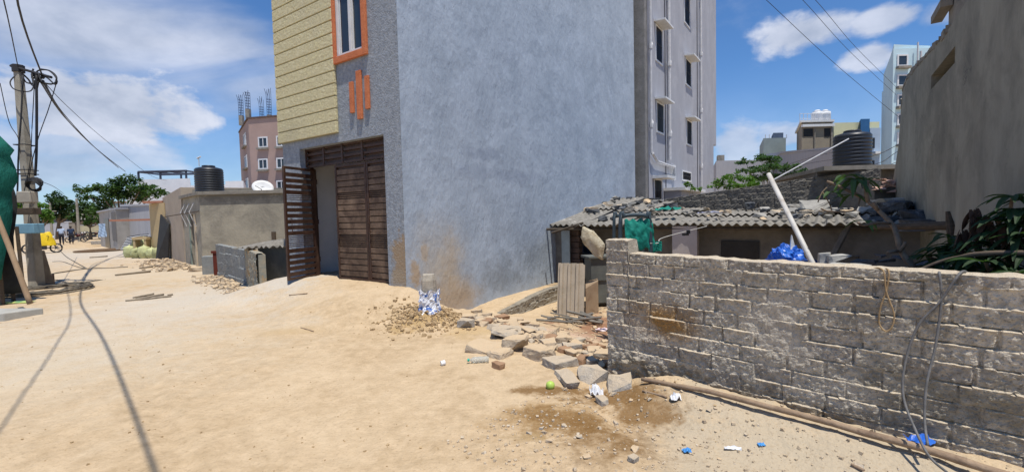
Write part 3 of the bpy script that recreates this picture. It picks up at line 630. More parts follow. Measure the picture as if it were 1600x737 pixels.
a0 = apx(877, 360, .35)[0]; a1 = apx(890, 380, .35)[0]
w = MB(); slabe(w, a0, a1, .35, .38, -.45, 1.18); w.build('door_panel', PALEB, shack)
w = MB(); aa = apx(856, 370, .4)[0]; ab = apx(877, 370, .4)[0]; slabe(w, aa, ab, .45, .5, -.5, 1.2); w.build('side_panel', SHW, shack)
w = MB(); w.tube([pe(.0, -.05, -.45), pe(.02, -.05, 1.25)], .035, 7); w.tube([pe(.45, -.25, 1.12), pe(1.25, -.1, 1.36)], .03, 7); w.tube([pe(-.1, .0, 1.2), pe(8.2, .12, 1.225)], .035, 7)
w.build('roof_pole', mat('dark_old_wood', (.10, .08, .06), (.06, .05, .04), scale=9, bump=.4), shack)
# parapet wall behind
JC = mat('dark_block_masonry', (.20, .185, .16), (.14, .13, .115), scale=7, bump=.9, bscale=50, c3=(.09, .085, .08), s3=2, t3=(.48, .7))
q0 = pe(1.2, 4.95, 0); t1375 = onp(1377, 262, q0, E)
def pz(x): return 1.93 + (t1375[1]-1.93)*max(0, min(1, (x-.0)/t1375[0]))
par = relief_wall(q0, E, -EU, t1375[0], -.5, pz, .18, .4, .15, 'parapet_wall', JC, res=.03, rough=.015, depth=.03, seed=21)
tag(par, 'long dark block wall with a sloping top rising towards the black water tank', 'wall')

# water tank
TANK = mat('black_plastic', (.022, .026, .034), (.016, .019, .025), scale=5, bump=.05, rough=.42, spec=.5)
def water_tank(base, r, h, label, ribs=9, wavy=True):
    o = thing('water_tank', base, label, 'water tank')
    pr = [(r*.97, 0)]
    n = ribs*6
    for i in range(n+1):
        z = h*.06 + h*.76*i/n; pr.append((r*(1 + (.018*math.sin(2*math.pi*ribs*i/n))), z))
    pr += [(r*.99, h*.85), (r*.90, h*.90), (r*.62, h*.935), (r*.44, h*.945)]
    MB().lathe(base, pr, 36).build('tank_body', TANK, o, smooth=True)
    MB().lathe(Vector(base)+Vector((0, 0, h*.93)), [(r*.46, 0), (r*.47, h*.06), (r*.43, h*.075), (r*.1, h*.08)], 28).build('lid', TANK, o, smooth=True)
    return o
tb = at(1331, 262, 12.35)
nb = thing('flat_roofed_house', (tb.x+.2, tb.y+1.6, -.5), 'low dark block house under the black water tank', 'house')
b = MB(); b.prism([(tb.x-1.1, tb.y-.2, -.5), (tb.x+1.7, tb.y-.7, -.5), (tb.x+3.4, tb.y+3.5, -.5), (tb.x+.3, tb.y+4.2, -.5)], (0, 0, tb.z+.5-.12)); b.build('wall', JC, nb)
b = MB(); b.prism([(tb.x-1.3, tb.y-.75, tb.z-.118), (tb.x+1.9, tb.y-.85, tb.z-.118), (tb.x+3.5, tb.y+3.6, tb.z-.118), (tb.x+.2, tb.y+4.3, tb.z-.118)], (0, 0, .11)); b.build('roof', CONC, nb)
WTANK = water_tank(Vector((tb.x, tb.y, tb.z-.005)), .44, 1.02, 'black ribbed water tank on the dark block house right of the tree', 8)
b = MB(); p1 = at(1216, 277, 11.6); p2 = at(1326, 217, 11.7); b.tube([p1-(p2-p1)*.1, p2], .018, 7)
tag(b.build('pipe_rod', PIPE), 'thin pale rod slanting up across the black water tank', 'rod')

# ================================================================== FAR BUILDINGS (RIGHT)
def fbox(px0, px1, ytop, Y, depth=9, ybot=None, yaw=0, pxr=None):
    """footprint of a far block whose front spans px0..px1 at distance Y"""
    a = at(px0, ytop, Y); b_ = at(px1, ytop, Y*(1 if pxr is None else pxr)); return a, b_
def block(mb, a, b_, depth, z0, z1, inset=0):
    d = (b_-a); d.z = 0; n = Vector((-d.y, d.x, 0)).normalized()
    n = (n*.12 + Vector((a.x, a.y, 0)).normalized()*.88).normalized()
    a = Vector((a.x, a.y, z0)) + n*inset; b2 = Vector((b_.x, b_.y, z0)) + n*inset
    mb.prism([a, b2, b2+n*depth, a+n*depth], (0, 0, z1-z0)); return n
def face_rect(a, b_, u0, u1, z0, z1, out, thick, mb):
    d = (b_-a); d.z = 0; n = Vector((d.y, -d.x, 0)).normalized(); 
    p = Vector((a.x, a.y, 0)) + d*u0 + n*out; q = Vector((a.x, a.y, 0)) + d*u1 + n*out
    mb.hexa([Vector((*p.xy, z0)), Vector((*q.xy, z0)), Vector((*(q-n*thick).xy, z0)), Vector((*(p-n*thick).xy, z0)), Vector((*p.xy, z1)), Vector((*q.xy, z1)), Vector((*(q-n*thick).xy, z1)), Vector((*(p-n*thick).xy, z1))])
def wnd(par_, a, b_, u0, u1, z0, z1, frame=None, fw=.12, split=True, sill=False):
    f = MB(); L_ = (Vector((b_.x-a.x, b_.y-a.y, 0))).length; du = fw/L_
    for r in ((u0-du, u0, z0-fw, z1+fw), (u1, u1+du, z0-fw, z1+fw), (u0, u1, z0-fw, z0), (u0, u1, z1, z1+fw)): face_rect(a, b_, *r, .08, .07, f)
    if split: um = (u0+u1)/2; face_rect(a, b_, um-du*.3, um+du*.3, z0, z1, .06, .05, f)
    w = f.build('window', frame or WHT, par_)
    g = MB(); face_rect(a, b_, u0, u1, z0, z1, .03, .02, g); g.build('pane', glass(), w)
    if sill: g = MB(); face_rect(a, b_, u0-du*1.6, u1+du*1.6, z0-fw*2.6, z0-fw*1.1, .35, .34, g); g.build('sill', CONC, w)
    return w
# grey-green house with a dark rooftop cabin
gg = mat('grey_green_render', (.27, .33, .34), (.22, .27, .28), scale=.6, bump=.1)
a, b_ = fbox(1193, 1228, 216, 62); o = thing('apartment_house', Vector((a.x+2, a.y, -1)), 'small grey-green house top with a dark cabin on its roof above the tree', 'building')
mb = MB(); block(mb, a, b_, 9, -1, a.z); mb.build('wall', gg, o)
a2 = at(1209, 206, 63); b2 = at(1225, 206, 63); mb = MB(); block(mb, a2, b2, 4, a.z+.02, a2.z, 1.0); mb.build('rooftop_cabin', mat('dark_blue_grey_cladding', (.10, .13, .19), bump=.1, scale=1), o)
mb = MB()
for px in (1196, 1202, 1229): q = at(px, 216, 62.3); mb.tube([q, q+Vector((0, 0, .5))], .05, 5)
mb.build('railing', PIPE, o)
# tan building with steel tanks
tn = mat('tan_render', (.30, .26, .20), (.25, .215, .17), scale=.5, bump=.1)
a, b_ = fbox(1253, 1300, 192, 55); o = thing('apartment_building', Vector((a.x+2, a.y, -1)), 'tan apartment building with white steel water tanks on its roof', 'building')
mb = MB(); block(mb, a, b_, 9, -1, a.z); mb.build('wall', tn, o)
mb = MB(); face_rect(a, b_, -.03, 1.04, a.z-.55, a.z-.25, .35, .34, mb); 
block(mb, at(1250, 192, 55), at(1303, 192, 55), 9.5, a.z+.01, a.z+.25, -.4); mb.build('roof_slab', WHT, o)
mb = MB(); face_rect(a, b_, .05, .36, a.z-1.7, a.z-.75, .05, .04, mb); mb.build('balcony_opening', DRK, o)
mb = MB(); face_rect(a, b_, .74, .94, a.z-1.8, a.z-.75, .05, .04, mb); mb.build('balcony_opening', DRK, o)
mb = MB(); face_rect(a, b_, .395, .425, -1, a.z-.6, .16, .15, mb); face_rect(a, b_, .95, 1.0, -1, a.z-.6, .16, .15, mb); mb.build('pilaster', CONC, o)
wnd(o, a, b_, .46, .60, a.z-5.2, a.z-3.8, sill=True)
rl = MB()
for k in range(9): q = a.lerp(b_, k/8)+Vector((0, .4, .25)); rl.tube([q, q+Vector((0, 0, .95))], .035, 5)
for dz in (.6, 1.2): rl.tube([a+Vector((0, .4, dz)), b_+Vector((0, .4, dz))], .03, 5)
rl.build('railing', PIPE, o)
for px in (1277, 1289):
    q = at(px, 190, 57); t_ = thing('steel_tank', (q.x, q.y, a.z+.26), '%s of the two white cylindrical tanks on the tan building' % ('left' if px == 1277 else 'right'), 'water tank', 'white roof tanks')
    MB().lathe((q.x, q.y, a.z+.26), [(.6, 0), (.62, .1), (.6, .5), (.62, .55), (.6, 1.0), (.62, 1.05), (.6, 1.4)], 20).build('tank_body', WHT, t_, smooth=True)
    MB().lathe((q.x, q.y, a.z+1.66), [(.6, 0), (.3, .2), (.25, .28)], 20).build('lid', WHT, t_, smooth=True)
# long grey hall roof
hl = mat('pale_corrugated_metal', (.40, .40, .42), (.33, .33, .35), scale=3, stretch=(6, 6, .2), bump=.2)
a = at(1222, 240, 38); b_ = at(1312, 232, 30); o = thing('hall', Vector(((a.x+b_.x)/2, 34, -1)), 'long pale grey shed wall between the tree and the black water tank', 'building')
mb = MB(); zt = a.z
mb.hexa([Vector((a.x, a.y, -1)), Vector((b_.x, b_.y, -1)), Vector((b_.x+3, b_.y+8, -1)), Vector((a.x+3, a.y+8, -1)), a, b_, b_+Vector((3, 8, 0)), a+Vector((3, 8, 0))]); mb.build('wall', hl, o)
mb = MB(); mb.hexa([a+Vector((-.2, -.2, .01)), b_+Vector((.2, -.2, .01)), b_+Vector((3, 8, .01)), a+Vector((3, 8, .01)), a+Vector((-.2, -.2, .15)), b_+Vector((.2, -.2, .15)), b_+Vector((3, 8, .9)), a+Vector((3, 8, .9))]); mb.build('roof', hl, o)
# white-grey shed left of the tree
a = at(1119, 246, 40); b_ = at(1235, 252, 40); o = thing('shed', Vector(((a.x+b_.x)/2, 40, -1)), 'pale flat shed seen between the grey apartment block and the tree', 'building')
mb = MB(); block(mb, a, b_, 8, -1, a.z-.3); mb.build('wall', hl, o)
mb = MB(); q = at(1124, 243, 40); block(mb, at(1121, 243, 40.5), at(1132, 243, 40.5), 1.5, a.z-.29, q.z+.1); mb.build('rooftop_box', CONC, o)
# yellow building with a blue stair tower
a, b_ = fbox(1303, 1374, 192, 60); o = thing('apartment_building', Vector((a.x+4, a.y, -1)), 'pale yellow apartment building with a deep blue tower behind the black water tank', 'building')
yl = mat('pale_yellow_render', (.62, .62, .40), (.52, .52, .35), scale=.6, bump=.1); bl = mat('deep_blue_render', (.03, .12, .28), (.025, .10, .23), scale=.6, bump=.1); lb = mat('light_grey_blue_render', (.36, .45, .56), (.31, .39, .49), scale=.6, bump=.1)
mb = MB(); block(mb, a, b_, 10, -1, a.z); mb.build('wall', yl, o)
mb = MB(); block(mb, at(1345, 186, 59.4), at(1359, 186, 59.4), 4, -1, at(1345, 186, 59.4).z); mb.build('stair_tower', bl, o)
mb = MB(); block(mb, at(1359.5, 205, 59.6), at(1376, 205, 59.6), 4, -1, at(1362, 200, 59.6).z); mb.build('side_wing', lb, o)
for z in range(4):
    zz = at(1359, 205, 59).z - 3*z - .8
    mb = MB(); A_ = at(1360, 200, 59.55); B_ = at(1376, 200, 59.55); face_rect(A_, B_, .08, .42, zz-1.4, zz, .06, .04, mb); mb.build('window', DRK, o)
    mb = MB(); face_rect(A_, B_, 0, 1.0, zz-2.2, zz-1.9, .9, .88, mb); mb.build('balcony', WHT, o)
for u0, u1 in ((.25, .42), (.48, .62)):
    mb = MB(); face_rect(a, b_, u0, u1, a.z-3.2, a.z-1.6, .06, .04, mb); mb.build('window', DRK, o)
# tall light blue tower
tbm = mat('light_blue_render', (.52, .68, .74), (.46, .61, .68), scale=.5, bump=.1)
a = at(1396, 80, 42); b_ = at(1446, 68, 42); o = thing('apartment_tower', Vector((a.x+3, a.y, -1)), 'tall light blue apartment tower with white framed windows beside the bare cement wall', 'building')
mb = MB(); zt = at(1400, 76, 42).z; n = block(mb, a, b_+Vector((3, 0, 0)), 10, -1, zt); mb.build('wall', tbm, o)
mb = MB(); c_ = at(1384.5, 130, 50); mb.prism([(a.x+.05, a.y+.02, -1), (a.x+4, a.y+.6, -1), (c_.x+4, c_.y+2, -1), (c_.x, c_.y, -1)], (0, 0, at(1387, 92, 46).z+1)); mb.build('side_bay', tbm, o)
mb = MB(); c2 = at(1377, 200, 51); mb.prism([(c_.x+.05, c_.y-.3, -1), (c_.x+3, c_.y+2, -1), (c2.x+3, c2.y+3, -1), (c2.x, c2.y, -1)], (0, 0, at(1380, 140, 50).z+1)); mb.build('lower_bay', tbm, o)
for k, py in enumerate((95, 126, 157, 187, 216)):
    z1 = at(1402, py-7, 42).z; z0 = at(1402, py+7, 42).z; L_ = (b_.x-a.x+3)
    wnd(o, a, b_+Vector((3, 0, 0)), (at(1403.5, py, 42).x-a.x)/L_, (at(1416, py, 42).x-a.x)/L_, z0, z1, fw=.14, split=False, sill=True)
mb = MB(); q = at(1434, 80, 41.7); mb.tube([q+Vector((0, 0, -1.5)), q+Vector((0, 0, .8))], .07, 6); q = at(1439, 80, 41.7); mb.tube([q+Vector((0, 0, -2.5)), q], .1, 6); mb.build('drain_pipe', PIPE, o)
# ================================================================== LEFT ROW OF HOUSES
SD2 = Vector((-1.014, 1, 0)).normalized()
HC = Vector((-10.9, 15.5, 0))                       # near corner of the concrete house
HPL = mat('stained_house_plaster', (.40, .365, .29), (.31, .285, .23), scale=1.6, bump=.5, bscale=12, bdist=.02, c3=(.20, .185, .155), s3=.9, t3=(.48, .7), masks=[((-9.5, 15.5, 2.5), (3.5, 1, .35), (.15, .14, .12), .7, .8), ((-9, 15.5, .3), (3, 1, .5), (.50, .44, .33), .6, .8)])
house = thing('concrete_house', HC + Vector((1, 1.5, 0)), 'low stained concrete house with a flat roof carrying a black water tank', 'house')
def hp(t, z, s=0.0): return HC + SD2*t + Vector((-SD2.y, SD2.x, 0))*0 + Vector((SD2.y, -SD2.x, 0))*(-s) + Vector((0, 0, z))   # s > 0 moves towards the street
# street direction normal towards the street is (-SD2.y, SD2.x)*-1 -> checked below
STN = Vector((-SD2.y, SD2.x, 0)); STN = -STN if STN.dot(Vector((0, -1, 0))) < 0 else STN
def hp(t, z, s=0.0): return HC + SD2*t + STN*s + Vector((0, 0, z))
ZR = 2.66
b = MB(); b.prism([(HC.x, HC.y, -.3), (HC.x+5.4, HC.y+.02, -.3), (HC.x+5.4, HC.y+4, -.3), (*(hp(3.1, 0, -3)).xy, -.3), (*(hp(3.1, 0)).xy, -.3), (*(hp(1.75, 0)).xy, -.3), (*(hp(1.75, 0, -.5)).xy, -.3), (*(hp(1.05, 0, -.5)).xy, -.3), (*(hp(1.05, 0)).xy, -.3)], (0, 0, 2.2)); 
b.build('wall', HPL, house)
b = MB(); b.prism([(HC.x, HC.y, 1.9), (HC.x+5.4, HC.y+.02, 1.9), (HC.x+5.4, HC.y+4, 1.9), (*(hp(3.1, 0, -3)).xy, 1.9), (*(hp(3.1, 0)).xy, 1.9)], (0, 0, ZR-1.9-.12)); b.build('upper_wall', HPL, house)
b = MB(); b.prism([(HC.x-.03, HC.y-.1, ZR-.12), (HC.x+5.45, HC.y-.08, ZR-.12), (HC.x+5.45, HC.y+4.1, ZR-.12), (*(hp(3.15, 0, -3)).xy, ZR-.12), (*(hp(3.15, 0, .12)).xy, ZR-.12)], (0, 0, .12)); b.build('roof', CONC, house, bevel=.01)
CRM = mat('cream_door_trim', (.62, .52, .38), (.52, .43, .31), scale=3, bump=.1); GRN = mat('faded_green_paint', (.30, .36, .30), (.24, .29, .25), scale=3, bump=.1)
b = MB(); b.prism([hp(1.78, -.1, .03), hp(1.93, -.1, .03), hp(1.93, -.1, -.1), hp(1.78, -.1, -.1)], (0, 0, 2.0)); f_ = b.build('door_frame', GRN, house)
b = MB(); b.prism([hp(.80, -.1, .03), hp(1.03, -.1, .03), hp(1.03, -.1, -.1), hp(.80, -.1, -.1)], (0, 0, 2.0)); b.build('door_frame', CRM, house)
b = MB(); b.prism([hp(1.05, -.1, -.30), hp(1.75, -.1, -.30), hp(1.75, -.1, -.34), hp(1.05, -.1, -.34)], (0, 0, 2.0)); b.build('door', DRK, house)
DKW = mat('dark_timber', (.12, .09, .065), (.07, .055, .04), scale=9, bump=.4, stretch=(1, 1, 4))
def shelf_bracket(par_):
    b = MB(); b.tube([hp(-.1, 1.98, .06), hp(4.6, 1.86, .4)], .02, 6); b.build('timber_bar', DKW, par_)
shelf_bracket(house)
for t_ in (.7, 1.55, 2.4):
    b = MB(); b.tube([hp(t_, 1.45, .02), hp(t_, 1.97, .2), hp(t_, 2.3, .05)], .016, 6); b.build('wall_bracket', PIPE, house)
b = MB(); b.box((HC.x+2.55, HC.y-.03, .98), (.13, .06, .45)); b.build('wall_post', DKW, house)
# taller tan part, set behind with its own plain wall
TAN = mat('plain_tan_plaster', (.44, .37, .29), (.37, .31, .245), scale=1.2, bump=.3, bscale=12, c3=(.34, .29, .24), s3=1)
h2 = thing('tan_house', hp(4.6, 0, -1), 'plain tan plastered house with a sloping top beside the stained concrete house', 'house')
t0, z0 = onp(279, 294, HC, SD2); t1, z1 = onp(255, 309, HC, SD2)
b = MB(); T3 = 3.2
b.hexa([hp(3.17, -.4, .03), hp(t1, -.4, .03), hp(t1, -.4, -3), hp(3.17, -.4, -3), hp(3.17, z0, .03), hp(t1, z1, .03), hp(t1, z1, -3), hp(3.17, z0+.05, -3)]); b.build('wall', TAN, h2)
b = MB(); b.prism([hp(3.165, z0-.5, -.35), hp(3.165, z0-.5, -.55), Vector((HC.x+5.4, HC.y+3.2, z0-.5)), Vector((HC.x+5.4, HC.y+3.0, z0-.5))], (0, 0, .42)); b.build('parapet', CONC, h2)
tk = at(328, 299, 16.6); water_tank(Vector((tk.x, tk.y, ZR)), .46, 1.03, 'black ribbed water tank on the low stained concrete house', 9)
b = MB(); b.tube([(tk.x-.28, tk.y-.1, ZR+1.0), (tk.x-.28, tk.y-.1, ZR+1.32)], .015, 5); b.tube([(tk.x-.34, tk.y-.1, ZR+1.3), (tk.x-.2, tk.y-.1, ZR+1.36)], .03, 5); tag(b.build('tap_pipe', PIPE), 'small white pipe rising at the rim of the black tank on the concrete house', 'pipe')
# satellite dish
q = at(411, 300, 16.3); o = thing('satellite_dish', Vector((q.x, q.y, ZR)), 'white tilted satellite dish on the roof edge of the concrete house', 'dish')
b = MB(); k = 20; rot = Matrix.Rotation(R_(60), 3, 'X') @ Matrix.Rotation(R_(25), 3, 'Y'); vv = []
for j in range(5):
    for i in range(k): r = .36*j/4 + .001; vv.append(Vector((q.x, q.y, ZR+.16)) + rot @ Vector((r*1.0*math.cos(2*math.pi*i/k), r*.8*math.sin(2*math.pi*i/k), .25*r*r-.02)))
b.add(vv, [(j*k+i, j*k+(i+1) % k, (j+1)*k+(i+1) % k, (j+1)*k+i) for j in range(4) for i in range(k)]); b.build('dish', WHT, o, smooth=True, solid=.012)
b = MB(); b.tube([(q.x, q.y+.1, ZR), (q.x, q.y+.05, ZR+.15)], .02, 6); b.tube([(q.x, q.y, ZR+.06), (q.x-.1, q.y-.3, ZR+.2)], .01, 5); b.build('mast', PIPED, o)

# low block wall, sheet shed, posts right of the house
BLG = mat('blue_grey_block', (.25, .265, .265), (.19, .20, .20), scale=6, bump=.8, bscale=50, c3=(.31, .30, .27), s3=3, t3=(.5, .7))
A = at(341, 430, 13.2); B = at(386, 430, 11.0); A.z = B.z = 0
dv = (B-A); ln = dv.length; dv.normalize(); nn_ = Vector((dv.y, -dv.x, 0)); nn_ = nn_ if nn_.dot(-A) > 0 else -nn_
o = relief_wall(A, dv, nn_, ln, -.2, lambda x: .93-.02*x, .15, .9, .30, 'low_block_wall', BLG, res=.03, seed=31, rough=.006, depth=.02); tag(o, 'low grey block wall of big blocks between the concrete house and the sheet shed', 'wall')
STN2 = mat('crumbling_mixed_stone', (.36, .31, .23), (.22, .235, .21), scale=4, bump=.9, bscale=30, c3=(.42, .25, .10), s3=2.5, t3=(.5, .62))
B2 = at(405, 445, 9.9); B2.z = 0; A2 = B + dv*.02; dv2 = (B2-A2); l2 = dv2.length; dv2.normalize(); n2_ = Vector((dv2.y, -dv2.x, 0)); n2_ = n2_ if n2_.dot(-A2) > 0 else -n2_
o = relief_wall(A2, dv2, n2_, l2, -.2, lambda x: .92-.04*x, .16, .4, .22, 'crumbling_wall', STN2, res=.03, seed=33, rough=.03, depth=.03, ragged=.05, lump=lambda x, z: .5); tag(o, 'crumbling wall end of mixed stone with an orange stain beside the sheet shed', 'wall')
shed = thing('sheet_shed', at(425, 440, 10.4)*1, 'small shed of dark sheets under a curled corrugated roof left of the gate', 'shed')
WO[shed] = shed.location.copy()
MET = mat('dull_grey_sheet_metal', (.16, .17, .165), (.11, .12, .118), scale=2.5, bump=.3, bscale=15, rough=.6, c3=(.22, .225, .21), s3=2, t3=(.5, .7), stretch=(1, 1, .4))
p = at(413, 440, 10.9); q = at(462, 432, 10.9); 
b = MB(); b.hexa([Vector((p.x, p.y, -.1)), Vector((q.x, q.y, -.1)), Vector((q.x, q.y+.04, -.1)), Vector((p.x, p.y+.04, -.1)), Vector((p.x-.12, p.y, .92)), Vector((q.x, q.y, .97)), Vector((q.x, q.y+.04, .97)), Vector((p.x-.12, p.y+.04, .92))]); b.build('wall_sheet', MET, shed)
b = MB(); n = 60; 
for j in range(5):
    for i in range(n+1):
        x = lerp(p.x-.55, q.x+.1, i/n); yy = p.y-.35 + 1.9*j/4; b.v.append(Vector((x, yy + .05*math.sin(i*.3), .97+.10*j/4 + .03*math.cos(i*1.05)*(1 if x > p.x-.3 else .3) - .05*max(0, (p.x-x)))))
b.f = [(j*(n+1)+i, j*(n+1)+i+1, (j+1)*(n+1)+i+1, (j+1)*(n+1)+i) for j in range(4) for i in range(n)]
b.build('roof_sheet', ASB, shed, smooth=True, solid=.01)
b = MB(); b.tube([Vector((p.x-.17, p.y-.04, 0)), Vector((p.x-.24, p.y-.04, .95))], .03, 6); b.build('post', PALEB, shed)
# two blocks and a red post at the house corner
q = at(331, 425, 13.6)
b = MB(); b.box((q.x, q.y, .25), (.42, .3, .62), .3); tag(b.build('concrete_block', BLG, bevel=.02), 'upright grey concrete block beside the small red post at the house corner', 'block')
q = at(338, 418, 13.2); b = MB(); b.box((q.x, q.y, .3), (.11, .11, .75), .2); b.box((q.x+.01, q.y-.01, .7), (.2, .13, .07), .2); tag(b.build('stub_post', mat('dark_red_paint', (.13, .03, .02), bump=.3)), 'short dark red post between grey blocks at the house corner', 'post')
def rock(c, s, rz=0, seed=0, name='rubble_block', m=None, pts=14, flat=1.0, label=None, cat='rubble', group=None, bev=.12, sink=.25):
    rnd = random.Random(seed); bm = bmesh.new()
    for _ in range(pts):
        v = Vector((rnd.choice((-1, 1))*rnd.uniform(.55, 1), rnd.choice((-1, 1))*rnd.uniform(.55, 1), rnd.choice((-1, 1))*rnd.uniform(.6, 1)))
        v = Matrix.Rotation(rz, 3, 'Z') @ Vector((v.x*s[0]/2, v.y*s[1]/2, v.z*s[2]/2)); bm.verts.new(v)
    r = bmesh.ops.convex_hull(bm, input=bm.verts)
    dl = list({e for e in list(r['geom_interior'])+list(r['geom_unused']) if isinstance(e, bmesh.types.BMVert)})
    if dl: bmesh.ops.delete(bm, geom=dl, context='VERTS')
    bmesh.ops.bevel(bm, geom=bm.edges[:] , offset=min(s)*bev, segments=1, affect='EDGES', clamp_overlap=True)
    if max(s) > .12:
        bmesh.ops.triangulate(bm, faces=bm.faces); bmesh.ops.subdivide_edges(bm, edges=bm.edges, cuts=2 if max(s) < .3 else 3, use_grid_fill=True)
        for v in bm.verts:
            q_ = v.co*6 + Vector((seed, seed*.7, 0)); v.co += v.co.normalized()*(max(s)*.075*noise.fractal(q_, .8, 2, 4))
    me = bpy.data.meshes.new(name); bm.normal_update(); bm.to_mesh(me); bm.free(); me.materials.append(m or RUB)
    o = bpy.data.objects.new(name, me); C.objects.link(o); o.location = Vector(c)+Vector((0, 0, s[2]*(.5-sink))); WO[o] = o.location.copy()
    if label: tag(o, label, cat, group)
    return o
RUB = mat('broken_concrete', dust=((.54, .405, .255), .85), c1=(.50, .41, .30), c2=(.36, .29, .215), scale=10, bump=.8, bscale=45, bdist=.012, c3=(.30, .27, .22), s3=4, t3=(.55, .75))
RUBG = mat('grey_broken_concrete', dust=((.52, .41, .28), .7), c1=(.46, .42, .36), c2=(.31, .285, .245), scale=12, bump=.9, bscale=60, bdist=.012, c3=(.22, .20, .18), s3=4)
RUBB = mat('brown_brick_lump', (.36, .22, .13), (.28, .17, .10), scale=8, bump=.8, bscale=60)
q = G(318, 423); rock(q, (.9, .4, .22), .2, 5, m=RUB, name='stone', label='long pale stone lying at the foot of the concrete house', cat='stone')

# tan porch wall with odds and ends, black sheets, grey sheet hut, plastered hut, blue house
porch = thing('porch', G(246, 403), 'narrow yellowish porch wall with a red tiled ledge left of the tan house', 'porch')
YT = mat('yellowish_tan_plaster', (.52, .40, .22), (.43, .33, .19), scale=1.5, bump=.2)
TIL = mat('faded_red_tile', (.42, .20, .13), (.33, .15, .10), scale=5, bump=.3)
p0 = G(238, 402); p1 = G(254, 404)
z1 = at(246, 318, p0.y).z
b = MB(); b.prism([(p0.x, p0.y, -.3), (p1.x, p1.y+.3, -.3), (p1.x, p1.y+3, -.3), (p0.x-.05, p0.y+3, -.3)], (0, 0, z1+.3)); b.build('wall', YT, porch)
b = MB(); b.box(((p0.x+p1.x)/2-.1, p0.y+1.0, z1+.06), (.9, 3.0, .10)); b.build('tiled_ledge', TIL, porch)
b = MB(); b.box((p0.x-1.1, p0.y+.6, at(230, 343, p0.y).z), (2.3, .5, .09), .05); b.build('awning', TIL, porch)
b = MB(); b.box((p0.x-.35, p0.y-.1, .9), (.7, .35, .12)); b.box((p0.x-.62, p0.y-.1, .42), (.1, .3, .95)); b.box((p0.x-.1, p0.y-.1, .42), (.1, .3, .95)); b.build('counter', YT, porch)
b = MB(); b.hexa([hp(6.15, -.2, .15), hp(6.9, -.2, .5), hp(6.9, -.2, .55), hp(6.15, -.2, .2), hp(5.9, 1.55, .05), hp(6.95, 2.0, .2), hp(6.95, 2.0, .25), hp(5.9, 1.55, .1)])
tag(b.build('leaning_sheet', mat('black_sheet', (.035, .033, .03), (.022, .02, .02), bump=.3, rough=.6)), 'black sheet leaning against the side of the tan house', 'sheet')
GS = mat('grey_corrugated_sheet', (.42, .42, .44), (.34, .34, .36), scale=2, stretch=(9, 9, .2), bump=.5, bscale=5, rough=.6)
def far_house(name, label, px0, px1, pyb, pyt, m, depth=5, skew=0, cat='house', roofm=None, over=.1):
    a = G(px0, pyb); b_ = G(px1, pyb); Y = (a.y+b_.y)/2; a = at(px0, pyb, Y); b_ = at(px1, pyb, Y+skew)
    zt = at((px0+px1)/2, pyt, Y).z; o = thing(name, Vector(((a.x+b_.x)/2, Y, -.3)), label, cat)
    mb = MB(); mb.prism([(a.x, a.y, -.5), (b_.x, b_.y, -.5), (b_.x+.5, b_.y+depth, -.5), (a.x-depth*.9, a.y+depth, -.5)], (0, 0, zt+.5)); mb.build('wall', m, o)
    mb = MB(); mb.prism([(a.x-over, a.y-over, zt+.004), (b_.x+over, b_.y-over, zt+.004), (b_.x+.5, b_.y+depth, zt+.004), (a.x-depth*.9, a.y+depth, zt+.004)], (0, 0, .12)); mb.build('roof', roofm or GS, o)
    return o, a, b_, zt
hut, ha, hb, hz_ = far_house('sheet_hut', 'grey corrugated sheet hut behind the yellow sacks', 196, 239, 389, 322, GS, 4, skew=-.5, cat='hut')
hut2, pa, pb2, pz_ = far_house('plastered_hut', 'small weathered hut with an open dark doorway beyond the grey sheet hut', 158, 184, 384, 332, mat('pale_weathered_plaster', (.46, .44, .41), (.36, .34, .31), scale=1.5, bump=.3, c3=(.25, .23, .2), s3=.8), 4, skew=-7, cat='hut')
d_ = Vector((pb2.x-pa.x, pb2.y-pa.y, 0)); nrm = Vector((d_.y, -d_.x, 0)).normalized()
mb = MB(); 
def fr2(u0, u1, z0, z1, out, th, mb): face_rect(pa, pb2, u0, u1, z0, z1, out, th, mb)
fr2(.35, .62, -.2, 2.0, .03, .02, mb); mb.build('doorway', DRK, hut2)
mb = MB(); fr2(.80, 1.0, .5, 2.4, .04, .03, mb); mb.build('shutter', mat('rusty_grey_shutter', (.22, .21, .20), (.15, .14, .13), scale=3, bump=.4, stretch=(6, 6, 1)), hut2)
bh, a_, b_, z_ = far_house('blue_house', 'low pale blue-green house with a red tiled edge behind the huts', 165, 250, 374, 316, mat('pale_blue_green_wall', (.36, .46, .48), (.30, .39, .41), scale=1, bump=.1), 6, roofm=TIL)
# white building with steel frame on the roof
o = thing('white_house', at(250, 360, 48), 'white building with a dark steel frame on its roof behind the concrete house', 'building'); WO[o] = o.location.copy()
a = at(196, 290, 48); b_ = at(372, 290, 48); zt = at(290, 279, 48).z
mb = MB(); block(mb, a, b_, 8, -1, at(290, 290, 48).z); block(mb, at(215, 282, 47.9), at(297, 282, 47.9), 8, -1, zt); block(mb, at(352, 282, 47.9), at(380, 282, 47.9), 8, -1, at(360, 283, 48).z); mb.build('wall', mat('bright_white_wall', (.78, .79, .82), (.7, .71, .74), scale=1, bump=.1), o)
fz = at(250, 268, 48).z; mb = MB(); BST = mat('dark_blue_steel', (.05, .06, .09), bump=0, rough=.5)
A_ = at(216, 270, 48); B_ = at(292, 270, 48)
for t_ in (0, .45, .98): 
    for dy in (0, 3): q = A_.lerp(B_, t_); mb.tube([(q.x, q.y+dy, zt), (q.x, q.y+dy, fz)], .11, 5)
for dy in (0, 3): mb.tube([(A_.x, A_.y+dy, fz), (B_.x, B_.y+dy, fz)], .13, 5)
for t_ in (0, .3, .6, .98): q = A_.lerp(B_, t_); mb.tube([(q.x, q.y, fz), (q.x, q.y+3, fz)], .1, 5)
